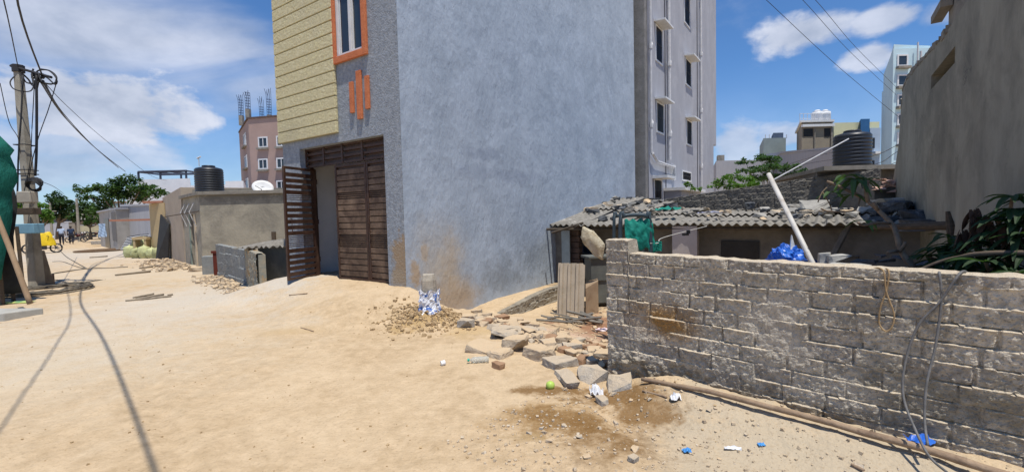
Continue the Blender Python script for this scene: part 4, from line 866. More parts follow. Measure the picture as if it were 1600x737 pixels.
mb.build('steel_frame', BST, o)
# pink-brown building with rebar
pk = mat('pink_brown_render', (.40, .285, .245), (.35, .25, .215), scale=.5, bump=.1)
a = at(388, 190, 58); b_ = at(470, 196, 56.5); zt = at(388, 186, 58).z; o = thing('apartment_building', Vector((a.x+4, a.y, -1)), 'pink-brown apartment building with bare rebar columns on its roof', 'building')
c_ = at(373, 200, 67); mb = MB(); mb.prism([(a.x, a.y, -1), (b_.x, b_.y, -1), (b_.x+1, b_.y+12, -1), (c_.x, c_.y, -1)], (0, 0, zt+1)); mb.build('wall', pk, o)
mb = MB(); mb.prism([(a.x-.1, a.y-.15, zt+.005), (b_.x, b_.y-.15, zt+.005), (b_.x, b_.y+12, zt+.005), (c_.x-.1, c_.y, zt+.005)], (0, 0, .18)); mb.build('roof_slab', mat('brown_parapet_coping', (.13, .09, .08), bump=.1), o)
Lx = (Vector((b_.x-a.x, b_.y-a.y, 0))).length
for py in (222, 256, 291, 326):
    for p0_, p1_ in ((404, 417), (436, 449)):
        u = lambda px: (at(px, py, 57.5).x-a.x)/(b_.x-a.x)
        zz = at(410, py, 57.6).z; wnd(o, a, b_, u(p0_), u(p1_), zz-.55, zz+.5, fw=.16, sill=True)
    zz = at(380, py-2, 62).z; wnd(o, c_, a, .50, .72, zz-.7, zz+.7, fw=.14, sill=True)
RB = mat('rusted_rebar', (.05, .07, .13), bump=0, rough=.7)
for px, top, Y in ((377, 146, 62), (388, 140, 58.5), (409, 152, 66), (421, 138, 62)):
    q = at(px, 180, Y); z1 = at(px, top, Y).z
    mb = MB(); mb.box((q.x, q.y, zt+.7), (.5, .5, 1.3)); cc_ = mb.build('concrete_column', CONC, o)
    mb = MB()
    for dx, dy in ((-.2, -.2), (.2, -.2), (.2, .2), (-.2, .2), (0, .2), (0, -.2)):
        mb.tube([(q.x+dx, q.y+dy, zt+1.2), (q.x+dx*1.1, q.y+dy, z1-1.0), (q.x+dx*1.6-.1, q.y+dy, z1+random.uniform(-.4, .1))], .03, 4)
    for k in range(7): zz = zt+1.4+k*.35; mb.tube([(q.x-.2, q.y-.2, zz), (q.x+.2, q.y-.2, zz), (q.x+.2, q.y+.2, zz), (q.x-.2, q.y+.2, zz)], .025, 4, closed=True)
    mb.build('rebar', RB, cc_)
# far end of the street: wall, dark gate, small houses
o, a_, b_, z_ = far_house('far_wall', 'pale grey wall closing the far end of the street behind the two walkers', 66, 101, 371, 349, mat('pale_far_wall', (.44, .45, .48), (.38, .39, .42), scale=1), .3, cat='wall', over=.02)
o, a_, b_, z_ = far_house('far_hut', 'dark blue-grey hut rising over the pale wall at the street end', 72, 97, 366, 334, mat('dark_blue_grey_sheet', (.06, .075, .10), scale=1, bump=.2), 5, cat='hut')
o, a_, b_, z_ = far_house('far_house', 'small cream house with a stepped top at the end of the street', 128, 140, 366, 325, mat('cream_wall', (.55, .52, .38), scale=1), 5)
o, a_, b_, z_ = far_house('far_compound_wall', 'low yellowish compound wall below the trees at the street end', 124, 160, 368, 352, mat('yellowish_wall', (.50, .46, .30), (.40, .36, .25), scale=1), .3, cat='wall', over=.02)
o, a_, b_, z_ = far_house('flat_roof_hut', 'low hut with a pale flat roof between the far wall and the parked motorbikes', 97, 118, 367, 347, mat('brownish_plaster', (.33, .29, .23), (.25, .22, .18), scale=1), 5, cat='hut', roofm=WHT)
o, a_, b_, z_ = far_house('brick_hut', 'little dark brick hut below the far pole', 121, 134, 367, 343, BRK, 3, cat='hut')

# ================================================================== TREES
def leafmat(name, c1, c2):
    m = mat(name, c1, c2, scale=1.2, bump=0, rough=.65, spec=.25, lo=.4, hi=.6); b = m.node_tree.nodes['Principled BSDF']
    t = m.node_tree; tr = nd(t, 'ShaderNodeBsdfTranslucent'); tr.inputs[0].default_value = (c1[0]*1.6, c1[1]*1.9, c1[2]*.8, 1); mx_ = nd(t, 'ShaderNodeMixShader'); mx_.inputs[0].default_value = .25
    t.links.new(b.outputs[0], mx_.inputs[1]); t.links.new(tr.outputs[0], mx_.inputs[2]); t.links.new(mx_.outputs[0], t.nodes['Material Output'].inputs[0]); return m
LG = leafmat('mid_green_foliage', (.055, .105, .03), (.03, .06, .018)); LB = leafmat('bright_green_foliage', (.10, .19, .035), (.05, .11, .02)); LD = leafmat('dark_green_foliage', (.035, .07, .025), (.018, .038, .014))
BARK = mat('grey_brown_bark', (.19, .145, .10), (.12, .09, .065), scale=8, bump=.7, bscale=25, stretch=(1, 1, .4))
def clumps(mb, cs, n, ls, rnd, flat=.7, asp=2.0):
    for c, r in cs:
        c = Vector(c)
        for _ in range(int(n*r*r*3.5)):
            d = Vector((rnd.gauss(0, 1), rnd.gauss(0, 1), rnd.gauss(0, 1))).normalized()
            p = c + Vector((d.x, d.y, d.z*flat))*r*rnd.random()**.45
            a = Vector((rnd.gauss(0, 1), rnd.gauss(0, 1), rnd.gauss(0, .6))).normalized(); b_ = a.cross(Vector((rnd.gauss(0, .5), rnd.gauss(0, .5), 1))).normalized(); l = ls*rnd.uniform(.6, 1.3)
            mb.add([p-a*l/2, p+b_*l/asp/2, p+a*l/2 - Vector((0, 0, l*.12)), p-b_*l/asp/2], [(0, 1, 2, 3)])
def tree(base, crown, label, cat='tree', leaf=LG, n=120, ls=.3, tr=.2, group=None, seed=1, flat=.7, name='tree', top=None):
    rnd = random.Random(seed); base = Vector(base); o = thing(name, base, label, cat, group)
    cx = sum((Vector(c) for c, r in crown), Vector())/len(crown); fork = base.lerp(cx, .55); fork.z = base.z + (cx.z-base.z)*.55
    tb_ = MB(); tb_.tube([base-Vector((0, 0, .2)), base.lerp(fork, .5)+Vector((rnd.uniform(-.1, .1)*tr*5, 0, 0)), fork], [tr, tr*.8, tr*.65], 8)
    for c, r in crown:
        c = Vector(c); tb_.tube([fork-Vector((0, 0, .1)), fork.lerp(c, .5)+Vector((0, 0, -r*.3)), c], [tr*.5, tr*.3, tr*.12], 5)
    tb_.build('trunk', BARK, o)
    sub = []
    for c, r in crown:
        c = Vector(c); sub.append((c, r*.6))
        for _ in range(6):
            d = Vector((rnd.gauss(0, 1), rnd.gauss(0, 1), rnd.gauss(0, flat))).normalized(); sub.append((c+Vector((d.x, d.y, d.z*flat))*r*.75, r*rnd.uniform(.3, .5)))
    f = MB(); clumps(f, sub, n, ls, rnd, flat); f.build('crown', leaf, o)
    return o
def px_crown(lst, Y, k=1.0):
    rnd = random.Random(Y*10); return [(at(x, y, Y+rnd.uniform(-1, 1)*r/690*Y), r/690*Y*k) for x, y, r in lst]
b = at(190, 350, 44); tree((b.x, b.y, -.2), px_crown([(150, 292, 17), (172, 300, 21), (198, 283, 19), (190, 302, 22), (222, 292, 20), (238, 299, 17), (160, 316, 18), (210, 306, 20), (252, 301, 11), (125, 297, 14), (182, 287, 15), (138, 306, 14), (150, 328, 15)], 44), 'wide spreading dark tree in front of the white building with the steel frame', n=62, ls=.34, tr=.22, seed=3, flat=.65)
b = at(88, 350, 60); tree((b.x, b.y, -.3), px_crown([(82, 308, 14), (95, 313, 15), (86, 324, 17), (104, 324, 15), (72, 322, 12), (114, 327, 13), (92, 336, 14), (108, 338, 12)], 60), 'dark tree rising over the pale wall at the street end', leaf=LD, n=40, ls=.45, tr=.25, seed=4)
b = at(140, 350, 55); tree((b.x, b.y, -.3), px_crown([(140, 322, 15), (150, 332, 16), (132, 335, 14), (157, 343, 12), (138, 347, 12), (120, 338, 12)], 55), 'bushy green tree behind the far compound wall', leaf=LG, n=50, ls=.4, tr=.2, seed=5)
b = at(62, 350, 34); tree((b.x, b.y, -.2), px_crown([(60, 320, 14), (72, 332, 13), (56, 336, 13), (64, 346, 12), (30, 322, 12), (44, 320, 12), (78, 340, 9)], 34), 'bright green tree directly behind the utility pole', leaf=LB, n=110, ls=.32, tr=.2, seed=6)
# right side
b = at(1185, 320, 25); tree((b.x, b.y, -.4), px_crown([(1165, 253, 14), (1190, 248, 17), (1212, 250, 16), (1235, 262, 17), (1200, 262, 20), (1170, 267, 18), (1258, 269, 13), (1228, 273, 18), (1190, 277, 18), (1210, 280, 18), (1245, 280, 14)], 25), 'feathery dark green tree behind the dark parapet wall', leaf=leafmat('feathery_green_foliage', (.06, .12, .045), (.035, .07, .03)), n=210, ls=.17, tr=.09, seed=8, flat=.45)
b = at(1150, 320, 19); tree((b.x, b.y, -.5), px_crown([(1130, 281, 14), (1148, 277, 15), (1166, 280, 16), (1140, 291, 16), (1162, 292, 15), (1118, 290, 11), (1178, 288, 12)], 19), 'bright green leafy bush tree just behind the dark parapet wall', leaf=LB, n=300, ls=.15, tr=.06, seed=9)
b = at(1078, 320, 16.5); tree((b.x, b.y, -.5), px_crown([(1076, 288, 6), (1082, 294, 6), (1092, 295, 5)], 18), 'small green shrub at the foot of the apartment block', cat='shrub', name='shrub', leaf=LB, n=420, ls=.16, tr=.04, seed=10)
# ================================================================== FOREGROUND DEBRIS
sz = zg(SP.x, SP.y)
STC = mat('bare_cast_concrete', (.47, .42, .34), (.36, .32, .26), scale=9, bump=.8, bscale=60, c3=(.25, .225, .19), s3=5)
b = MB(); nseg = 14
for j in range(10):
    z = sz-.2 + .78*j/9; 
    for i in range(nseg):
        a = 2*math.pi*i/nseg; r = .118*(1-.08*j/9) * (1 if j < 9 else .82) + .008*fb(math.cos(a)*3, math.sin(a)*3, z*5)
        sq = 1/max(abs(math.cos(a)), abs(math.sin(a)))**.45; b.v.append(SP + Vector((r*sq*math.cos(a), r*sq*math.sin(a), z)) + Vector((0, 0, .02*fb(i, j, 3) if j == 9 else 0)))
b.f = [(j*nseg+i, j*nseg+(i+1) % nseg, (j+1)*nseg+(i+1) % nseg, (j+1)*nseg+i) for j in range(9) for i in range(nseg)] + [tuple(9*nseg+i for i in range(nseg))]
tag(b.build('concrete_stump', STC, smooth=False), 'short broken concrete stump standing in a heap of sand by the building corner', 'stump')
def wrapmat(name, c1, c2, c3, s=10):
    m = mat(name, c1, c2, scale=s, bump=.9, bscale=22, bdist=.02, rough=.4, c3=c3, s3=s*.8, t3=(.52, .56), lo=.48, hi=.52, spec=.5, detail=2); return m
WRP = wrapmat('printed_white_plastic', (.80, .80, .82), (.74, .75, .78), (.04, .13, .42), 9)
b = MB(); ns = 40; lay = 14
for j in range(lay+1):
    for i in range(ns):
        a = 2*math.pi*i/ns; z = sz+.0+.34*j/lay
        r = .14 + .03*abs(fb(math.cos(a)*2.5, math.sin(a)*2.5, z*7, 4)) + .025*fb(math.cos(a)*7, math.sin(a)*7, z*22, 3) + (.045*(1-j/4)*(1+.6*math.sin(a*3)) if j < 4 else 0)
        b.v.append(SP + Vector((r*math.cos(a), r*math.sin(a), z + .02*math.sin(a*5+j))))
b.f = [(j*ns+i, j*ns+(i+1) % ns, (j+1)*ns+(i+1) % ns, (j+1)*ns+i) for j in range(lay) for i in range(ns)]
tag(b.build('plastic_wrapping', WRP, smooth=False, solid=.004), 'torn white and blue plastic wrapping tied around the concrete stump', 'plastic wrap')
CLOD = mat('moist_sand_clods', (.46, .33, .185), (.36, .255, .14), scale=8, bump=.8, bscale=50)
def pebbles(name, label, n, fn, smin, smax, m, seed=1, kind='stuff'):
    rnd = random.Random(seed); mb = MB()
    for _ in range(n):
        x, y = fn(rnd); s = smin*(smax/smin)**(rnd.random()**2.2); z = zg(x, y)
        k = [Vector((rnd.uniform(.5, 1)*a, rnd.uniform(.5, 1)*b_, rnd.uniform(.4, .8)*c)) for a in (-1, 1) for b_ in (-1, 1) for c in (-1, 1)]
        rz = Matrix.Rotation(rnd.uniform(0, 6.3), 3, 'Z') @ Matrix.Rotation(rnd.uniform(-.5, .5), 3, 'X')
        p = [rz @ (v*s*.5) + Vector((x, y, z+s*.12)) for v in k]
        mb.add(p, [(0, 1, 3, 2), (4, 6, 7, 5), (0, 4, 5, 1), (2, 3, 7, 6), (0, 2, 6, 4), (1, 5, 7, 3)])
    o = mb.build(name, m); tag(o, label, name.replace('_', ' '), kind=kind); return o
pebbles('sand_clods', 'crumbly damp sand clods heaped round the stump', 1700, lambda r: (SP.x+r.gauss(0, .33), SP.y-.05+r.gauss(0, .27)), .012, .07, CLOD, 3)
GRV1 = mat('grit', (.50, .40, .28), (.40, .32, .225), scale=30, bump=.3, c3=(.60, .53, .43), s3=13, t3=(.56, .64))
pebbles('gravel', 'loose gravel and chips strewn over the verge below the block wall', 3600, lambda r: ((lambda t, s: (BC.x+BW.x*t+BN.x*s+0, BC.y+BW.y*t+BN.y*s))(r.uniform(-.2, 3.4), r.random()**.8*1.9)), .005, .030, GRV1, 4)
pebbles('sand_crumbs', 'scattered sand crumbs lying on the open sandy road', 1500, lambda r: ((lambda a, d: (a*d, d))(r.uniform(-1.25, .5), 1.6+9*r.random()**1.5)), .004, .022, CLOD, 5)
pebbles('rubble_chips', 'small chips of masonry among the rubble strip', 2600, lambda r: ((lambda t, s: (-1.05+.6*t+.8*s, 6.9-.8*t+.6*s))(r.uniform(.2, 3.3), .2+abs(r.gauss(.15, .4)))), .012, .08, RUB, 6)
pebbles('yard_litter', 'fine rubble scattered on the reddish yard floor by the shack', 350, lambda r: (r.uniform(.8, 2.9), r.uniform(6.5, 10)), .02, .09, RUB, 7)
pebbles('street_rubble', 'heap of broken plaster chips at the foot of the concrete and tan houses', 600, lambda r: ((lambda t, s: tuple(hp(t, 0, s).xy))(r.uniform(-.2, 6), .25+abs(r.gauss(.2, .45)))), .04, .22, RUB, 8)
pebbles('corner_rubble', 'pale soil and chips banked against the low grey block wall', 400, lambda r: (lambda p: (p.x+r.gauss(0, .15), p.y+r.gauss(0, .15)))(A.lerp(B2, r.random())+Vector((-.15, -.35, 0))), .03, .14, RUB, 9)
# individual lumps, located where they lie
big = [(792, 520, .42, .30, .17, RUBG, 'large flat grey concrete slab topping the rubble strip near the stump'),
       (806, 540, .34, .30, .24, RUB, 'rounded sandy lump just below the large flat slab'),
       (760, 543, .46, .34, .16, RUB, 'wide sand-covered lump left of the large flat slab'),
       (780, 552, .30, .22, .14, RUB, 'small pale lump in the front of the strip above the fallen bottle'),
       (842, 550, .34, .28, .16, RUB, 'flat tan lump midway along the rubble strip'),
       (876, 566, .34, .24, .14, RUBG, 'grey lump lying in front of the brownish brick piece'),
       (884, 590, .44, .16, .09, RUBG, 'long thin grey slab edge sunk in the sand'),
       (926, 590, .26, .22, .2, RUBG, 'tall jagged grey lump next to the foot of the block wall'),
       (968, 598, .32, .22, .15, RUBG, 'square cut grey concrete block at the block wall corner'),
       (728, 506, .26, .2, .18, RUBG, 'first grey lump at the end of the low retaining wall'),
       (907, 562, .22, .16, .12, RUBB, 'brownish brick piece lying on the rubble strip'),
       (779, 570, .14, .10, .10, RUBB, 'brown clod beside the fallen clear bottle'),
       (990, 715, .07, .06, .05, RUBG, 'round dark grey stone near the bottom of the gravel verge'),
       (940, 625, .14, .1, .08, RUBG, 'grey stone lying behind the crumpled white paper'),
       (745, 486, .22, .14, .14, RUB, 'sandy lump resting on top of the retaining wall end')]
for i, (px, py, a, b_, c, m, lab) in enumerate(big):
    p = G(px, py+4); rock(p, (a, b_, c), (i*1.3) % 3, 100+i, 'rubble_block', m, pts=16, label=lab, group=None, sink=.36)
rnd = random.Random(12)
for i in range(165):
    t = rnd.uniform(.1, 3.25); s = .12+abs(rnd.gauss(.2, .33)); x = -1.05+.6*t+.8*s; y_ = 6.9-.8*t+.6*s
    if (Vector((x, y_, 0))-BC).dot(BW) > -.12 and (Vector((x, y_, 0))-BC).dot(BN) > -.3: continue
    sc = rnd.uniform(.07, .19); rock((x, y_, zg(x, y_)), (sc*1.4, sc, sc*.7), rnd.uniform(0, 3), 200+i, 'rubble_piece', (RUB, RUB, RUBG, RUB, RUB, RUB, RUBB)[i % 7], pts=12, label='%s %s piece of broken masonry %s' % (('small', 'middling', 'bigger')[min(2, int((sc-.07)/.04))], ('sandy', 'pale', 'grey', 'sandy', 'tan', 'pale', 'brown brick')[i % 7], 'in the rubble nearest the stump' if t < 1.1 else 'midway along the rubble strip' if t < 2.2 else 'in the rubble nearest the block wall'), cat='rubble', group='broken masonry pieces of the rubble strip')
for i in range(34):
    t = rnd.uniform(.1, 3.0); s = .12+rnd.random()**.8*1.3; x = BC.x+BW.x*t+BN.x*s; y_ = BC.y+BW.y*t+BN.y*s
    sc = rnd.uniform(.022, .055); rock((x, y_, zg(x, y_)), (sc*1.4, sc, sc*.6), rnd.uniform(0, 3), 300+i, 'verge_stone', (RUB, RUBG)[i % 2], pts=11, label='%s loose %s stone on the verge %s' % ('tiny' if sc < .035 else 'fist-sized', ('sandy', 'grey')[i % 2], 'by the wall corner' if t < 1 else 'below the middle of the block wall' if t < 2 else 'below the hanging cables'), cat='stone', group='loose stones on the gravel verge')
# scraps
BLU = mat('bright_blue_plastic', (.03, .16, .62), (.02, .10, .45), scale=8, bump=.5, bscale=20, rough=.35, spec=.5); BLUP = mat('light_blue_wrapper', (.10, .38, .75), (.08, .28, .62), scale=8, bump=.3, rough=.4)
WPL = mat('crumpled_white_plastic', (.80, .80, .80), (.7, .7, .71), scale=9, bump=.7, bscale=30, rough=.45, spec=.4)
def scrap(px, py, w, l, h, m, name, label, cat, seed=1, rz=0, base=None, n=9):
    p = Vector(base) if base else G(px, py); b = MB(); R = Matrix.Rotation(rz, 3, 'Z')
    for j in range(n):
        for i in range(n):
            u, v = i/(n-1)-.5, j/(n-1)-.5; k = 1-.35*abs(fb(u*2+seed, v*2, seed)); r = math.hypot(u, v)
            b.v.append(p + R @ Vector((u*w*k*(1-.35*r), v*l*k*(1-.35*r), .006 + h*abs(fb(u*3+seed*3, v*3, seed*2, 3)) + h*.5*max(0, 1-r*2))))
    b.f = [(j*n+i, j*n+i+1, (j+1)*n+i+1, (j+1)*n+i) for j in range(n-1) for i in range(n-1)]
    return tag(b.build(name, m, solid=.003), label, cat)
scrap(932, 618, .16, .13, .10, WPL, 'paper_scrap', 'crumpled white paper lying at the rubble in front of the grey blocks', 'litter', 2)
scrap(1055, 624, .11, .09, .06, WPL, 'plastic_scrap', 'crumpled white scrap beside the wooden pole near the wall', 'litter', 3)
scrap(1073, 706, .07, .06, .03, BLUP, 'wrapper', 'small light blue wrapper on the gravel verge', 'litter', 4)
scrap(1145, 702, .14, .03, .025, WPL, 'paper_strip', 'white twisted strip on the gravel verge', 'litter', 5, -.3)
scrap(1190, 696, .06, .04, .02, BLUP, 'foil_scrap', 'tiny pale blue scrap right of the white twisted strip', 'litter', 6)
scrap(1440, 690, .22, .14, .06, BLU, 'plastic_sheet', 'crumpled dark blue plastic sheet under the hanging ropes at the wall foot', 'litter', 7, .3)
scrap(925, 500, .30, .16, .10, WPL, 'plastic_bag', 'white plastic bag on the reddish yard floor', 'litter', 8)
scrap(942, 516, .34, .2, .05, mat('pink_white_cloth', (.75, .45, .47), (.78, .72, .70), scale=7, bump=.4), 'cloth_rag', 'pink and white rag at the edge of the block wall', 'cloth', 9)
scrap(1145, 640, .001, .001, .001, WPL, 'chip', 'tiny white chip by the wooden pole', 'litter', 3) if False else None
p = G(692, 571); b = MB(); b.tube([p+Vector((-.02, 0, .025)), p+Vector((.02, .02, .03))], .027, 10); tag(b.build('paper_cup', WPL), 'small white paper cup lying on the sand left of the bottle', 'cup')
p = G(748, 566); o = thing('plastic_bottle', p, 'clear plastic bottle with a green cap lying on the sand', 'bottle')
m = bpy.data.materials.new('clear_plastic'); m.use_nodes = True; q = m.node_tree.nodes['Principled BSDF']; q.inputs['Base Color'].default_value = (.75, .80, .80, 1); q.inputs['Roughness'].default_value = .12; q.inputs['Transmission Weight'].default_value = .75; q.inputs['IOR'].default_value = 1.2
d_ = Vector((1, .12, 0)).normalized(); zz = Vector((0, 0, .035)); pr = [(-.10, .013), (-.085, .014), (-.06, .03), (-.02, .032), (-.015, .029), (.02, .032), (.03, .029), (.09, .032), (.11, .026)]
b = MB(); b.tube([p+zz+d_*x for x, r in pr], [r for x, r in pr], 12); b.build('bottle_body', m, o, smooth=True)
b = MB(); b.tube([p+zz-d_*.122, p+zz-d_*.10], .016, 10); b.build('cap', mat('green_plastic', (.02, .42, .30), bump=0, rough=.4), o)
p = G(860, 606); b = MB(); b.lathe(p+Vector((0, 0, -.01)), [(.012, 0), (.035, .012), (.042, .035), (.036, .06), (.014, .075)], 14); tag(b.build('lime', mat('lime_peel', (.45, .62, .12), (.36, .5, .10), scale=20, bump=.2, rough=.4), smooth=True), 'small yellow-green lime lying on the sand near the rubble', 'fruit')

# poles at the foot of the wall
WOOD = mat('dusty_wood_pole', (.36, .26, .175), (.25, .175, .115), scale=9, bump=.8, bscale=30, bdist=.01, stretch=(1, 1, 1), c3=(.15, .10, .07), s3=7)
def poleG(pts, r, name, label, cat='pole', m=None, lift=0.0, k=9):
    P = [G(x, y)+Vector((0, 0, r*.9+lift)) for x, y in pts]
    Q = []
    for a, c in zip(P, P[1:]):
        for i in range(8): t = i/8; q = a.lerp(c, t); q += Vector((0, 0, .008*fb(q.x*3, q.y*3, 2))); Q.append(q)
    Q.append(P[-1]); n = len(Q)
    b = MB(); b.tube(Q, [r*(.8+.3*i/n)*(1+.10*fb(i*.5, r*99, 3)) for i in range(n)], k); return tag(b.build(name, m or WOOD, smooth=True), label, cat)
P = [G(1003, 601), G(1130, 622), G(1300, 672), G(1580, 760)]
poleG([(1003, 601), (1110, 621), (1300, 672), (1440, 712), (1600, 765)], .022, 'wooden_pole', 'long bare wooden pole lying along the foot of the block wall', lift=.03)
poleG([(1004, 612), (1042, 622)], .009, 'thin_stick', 'thin stick beside the left end of the long wooden pole', 'stick')
poleG([(1298, 640), (1345, 655)], .012, 'broken_stick', 'short brown stick between the long wooden pole and the wall', 'stick')
poleG([(1330, 727), (1350, 737)], .010, 'twig', 'short dark twig on the verge at the bottom right', 'stick')
# sticks and boards on the road
for i, (pts, w, h, lab) in enumerate([([(196, 471), (268, 464)], .07, .02, 'long thin board lying nearest on the road in the group of four sticks'), ([(212, 468), (256, 461)], .03, .02, 'middle board of the group lying on the road'), ([(208, 466), (240, 460)], .025, .02, 'short stick lying farthest in the group on the road'), ([(262, 462), (270, 461)], .02, .02, 'smallest bit of wood beside the group of sticks on the road')]):
    poleG(pts, .022, 'road_stick', lab, 'stick', m=mat('grey_weathered_wood', (.30, .25, .19), (.20, .165, .125), scale=9, bump=.4), k=5)
for i, (pts, lab) in enumerate([([(140, 403), (168, 401)], 'flat dark strip lying on the far road near the sacks'), ([(218, 420), (265, 414)], 'pale plank at the edge of the road before the tan house'), ([(180, 431), (235, 425)], 'faint long dark strip pressed into the road')]):
    poleG(pts, .035, 'road_strip', lab, 'strip', m=mat('grey_weathered_wood', (.3, .25, .19)), k=5)
for pts, lab, r in (([(452, 462), (480, 459)], 'thin plank on the sand ramp before the gate', .012), ([(470, 512), (490, 518)], 'short pale stick on the sand', .008)): poleG(pts, r, 'thin_plank', lab, 'stick', k=5)

# ropes over the wall
ROPE = mat('grey_black_cable', (.19, .185, .18), (.11, .108, .105), scale=20, bump=.4, rough=.6); TWINE = mat('tan_cord', (.38, .27, .15), (.28, .19, .1), scale=30, bump=.4)
def onwall(px, py, off):
    t, z = onp(px, py, BC+BN*off, BW); return BC+BN*off+BW*t+Vector((0, 0, z))
def smooth_path(P, n=6):
    out = []
    for i in range(len(P)-1):
        p0, p1, p2, p3 = P[max(i-1, 0)], P[i], P[i+1], P[min(i+2, len(P)-1)]
        for k in range(n):
            t = k/n; out.append(.5*((2*p1)+(p2-p0)*t+(2*p0-5*p1+4*p2-p3)*t*t+(3*p1-p0-3*p2+p3)*t**3))
    out.append(P[-1]); return out
for pts, r, m, lab in (([(1468, 440, -.15), (1468, 426, .03), (1471, 470, .05), (1462, 540, .08), (1448, 600, .14), (1445, 655, .2), (1450, 695, .3)], .0072, ROPE, 'grey cable hanging straight down over the block wall'),
                       ([(1512, 426, -.12), (1500, 427, .03), (1470, 470, .05), (1434, 510, .07), (1414, 570, .1), (1412, 620, .15), (1430, 670, .25), (1452, 712, .36), (1480, 737, .42)], .0072, ROPE, 'black cable hanging in a bow over the block wall'),
                       ([(1370, 424, -.1), (1388, 421, .02), (1386, 450, .035), (1376, 480, .04), (1374, 505, .04), (1384, 517, .045), (1394, 510, .045), (1397, 490, .04), (1385, 455, .04), (1380, 422, .03), (1362, 419, -.02)], .005, TWINE, 'thin tan cord looped over the top of the block wall')):
    b = MB(); b.tube(smooth_path([onwall(*p) for p in pts]), r, 7); tag(b.build('cord' if m is TWINE else 'cable', m, smooth=True), lab, 'cord')

# leaning white pipe
a = at(1201, 272, 5.6); c = at(1270, 412, 4.6); c2 = c + (c-a)*.55; b = MB(); b.tube([c2, a], .027, 12)
tag(b.build('plastic_pipe', mat('dusty_white_pvc', (.62, .60, .56), (.48, .46, .43), scale=5, bump=.15, rough=.5, c3=(.38, .33, .28), s3=6), smooth=True), 'long dirty white plastic pipe leaning above the block wall', 'pipe')

# ================================================================== YARD THINGS
def standp(px, py, Y): return at(px, py, Y)
# corrugated leaning sheets (beige)
BEI = mat('beige_fibre_sheet', (.46, .39, .30), (.38, .32, .245), scale=2, bump=.3, bscale=20, c3=(.33, .28, .21), s3=4)
A0 = at(870, 492, 9.1); A1 = at(912, 492, 8.9); zt = at(890, 411, 9.2).z; b = MB(); n = 40
prof_ = [0, 0, .05, .05, 0, 0, 0, 0, .05, .05, 0, 0, 0, 0, .05, .05, 0, 0, 0, 0]
d_ = (A1-A0); d_.z = 0; bk_ = Vector((-d_.y, d_.x, 0)).normalized()
for j in range(2):
    for i in range(n+1):
        k = prof_[min(19, int(i/n*20))]; p = A0.lerp(A1, i/n); b.v.append(Vector((p.x, p.y, -.55 if j == 0 else zt - (.03 if i > 37 else 0))) + bk_*(.22*j) - bk_*k)
b.f = [(i, i+1, n+2+i, n+1+i) for i in range(n)]
tag(b.build('ribbed_sheet', BEI, solid=.02), 'beige ribbed sheet standing upright against the shack', 'sheet')
b = MB(); b.v = [v + bk_*.10 + d_.normalized()*.12 + Vector((0, 0, -.02)) for v in [Vector(x) for x in b.v]]
A2_ = at(915, 470, 9.0); A3_ = at(935, 465, 9.2)
b = MB(); b.hexa([Vector((A2_.x, A2_.y, -.55)), Vector((A3_.x, A3_.y, -.55)), Vector((A3_.x+.1, A3_.y+.6, -.55)), Vector((A2_.x+.1, A2_.y+.6, -.55)), Vector((A2_.x, A2_.y, at(915, 450, 9).z)), Vector((A3_.x, A3_.y, at(935, 438, 9.2).z)), Vector((A3_.x+.1, A3_.y+.6, at(935, 440, 9.2).z)), Vector((A2_.x+.1, A2_.y+.6, at(915, 448, 9).z))])
tag(b.build('board_box', mat('brown_stained_board', (.36, .27, .18), (.28, .20, .13), scale=4, bump=.3, c3=(.2, .12, .07), s3=3), bevel=.01), 'tan stained board box beside the beige ribbed sheet', 'box')
p = at(930, 400, 9.9); b = MB(); b.box((p.x+.12, p.y, .35), (.62, .4, .5), .2); b.box((p.x+.12, p.y, .62), (.75, .5, .05), .2); b.box((p.x+.1, p.y, -.05), (.55, .35, .7), .2); tag(b.build('cupboard', mat('dark_grey_green_board', (.14, .15, .14), (.10, .105, .10), scale=3, bump=.3), bevel=.008), 'dark grey-green cupboard in the shack entrance under the pale bag', 'cupboard')
# hanging bag
p = at(919, 352, 9.3); b = MB(); nn2 = 16
for j in range(12):
    zz = 1.27 - .62*j/11; w_ = .09+.15*math.sin(math.pi*min(1, (j+1)/12))**1.5
    for i in range(nn2):
        a = 2*math.pi*i/nn2; r = w_*(1+.22*fb(math.cos(a)*2, math.sin(a)*2, zz*4)+.16*math.sin(a*5+zz*3)); b.v.append(Vector((p.x + r*.95*math.cos(a) + .018*j, p.y + r*.4*math.sin(a), zz - .05*math.cos(a))))
b.f = [(j*nn2+i, j*nn2+(i+1) % nn2, (j+1)*nn2+(i+1) % nn2, (j+1)*nn2+i) for j in range(11) for i in range(nn2)] + [tuple(range(nn2)), tuple(11*nn2+i for i in range(nn2))]
tag(b.build('hanging_bag', mat('dirty_white_sack', (.60, .55, .42), (.38, .31, .20), scale=7, bump=.9, bscale=20, bdist=.03), smooth=True), 'dirty pale sack hanging under the shack eave above the cupboard', 'sack')
# broken sticks and boards heap
DKB = mat('grey_splintered_wood', (.24, .22, .19), (.15, .14, .12), scale=9, bump=.5)
rnd = random.Random(5)
for i in range(16):
    p = at(rnd.uniform(862, 925), rnd.uniform(478, 505), rnd.uniform(8.0, 8.8)); p.z = zg(p.x, p.y)+.05+rnd.random()*.08; d = Vector((rnd.uniform(.3, 1), rnd.uniform(-1, .2), rnd.uniform(-.25, .25)))*rnd.uniform(.15, .35)
    b = MB(); b.tube([p-d, p+d], rnd.uniform(.012, .03), 5); tag(b.build('broken_wood', DKB), '%s splintered grey wood piece %s the beige ribbed sheet' % ('shorter' if d.length < .22 else 'longer', 'left of and before' if p.x < 1.15 else 'heaped right before'), 'wood scrap', 'splintered wood pieces before the ribbed sheet')
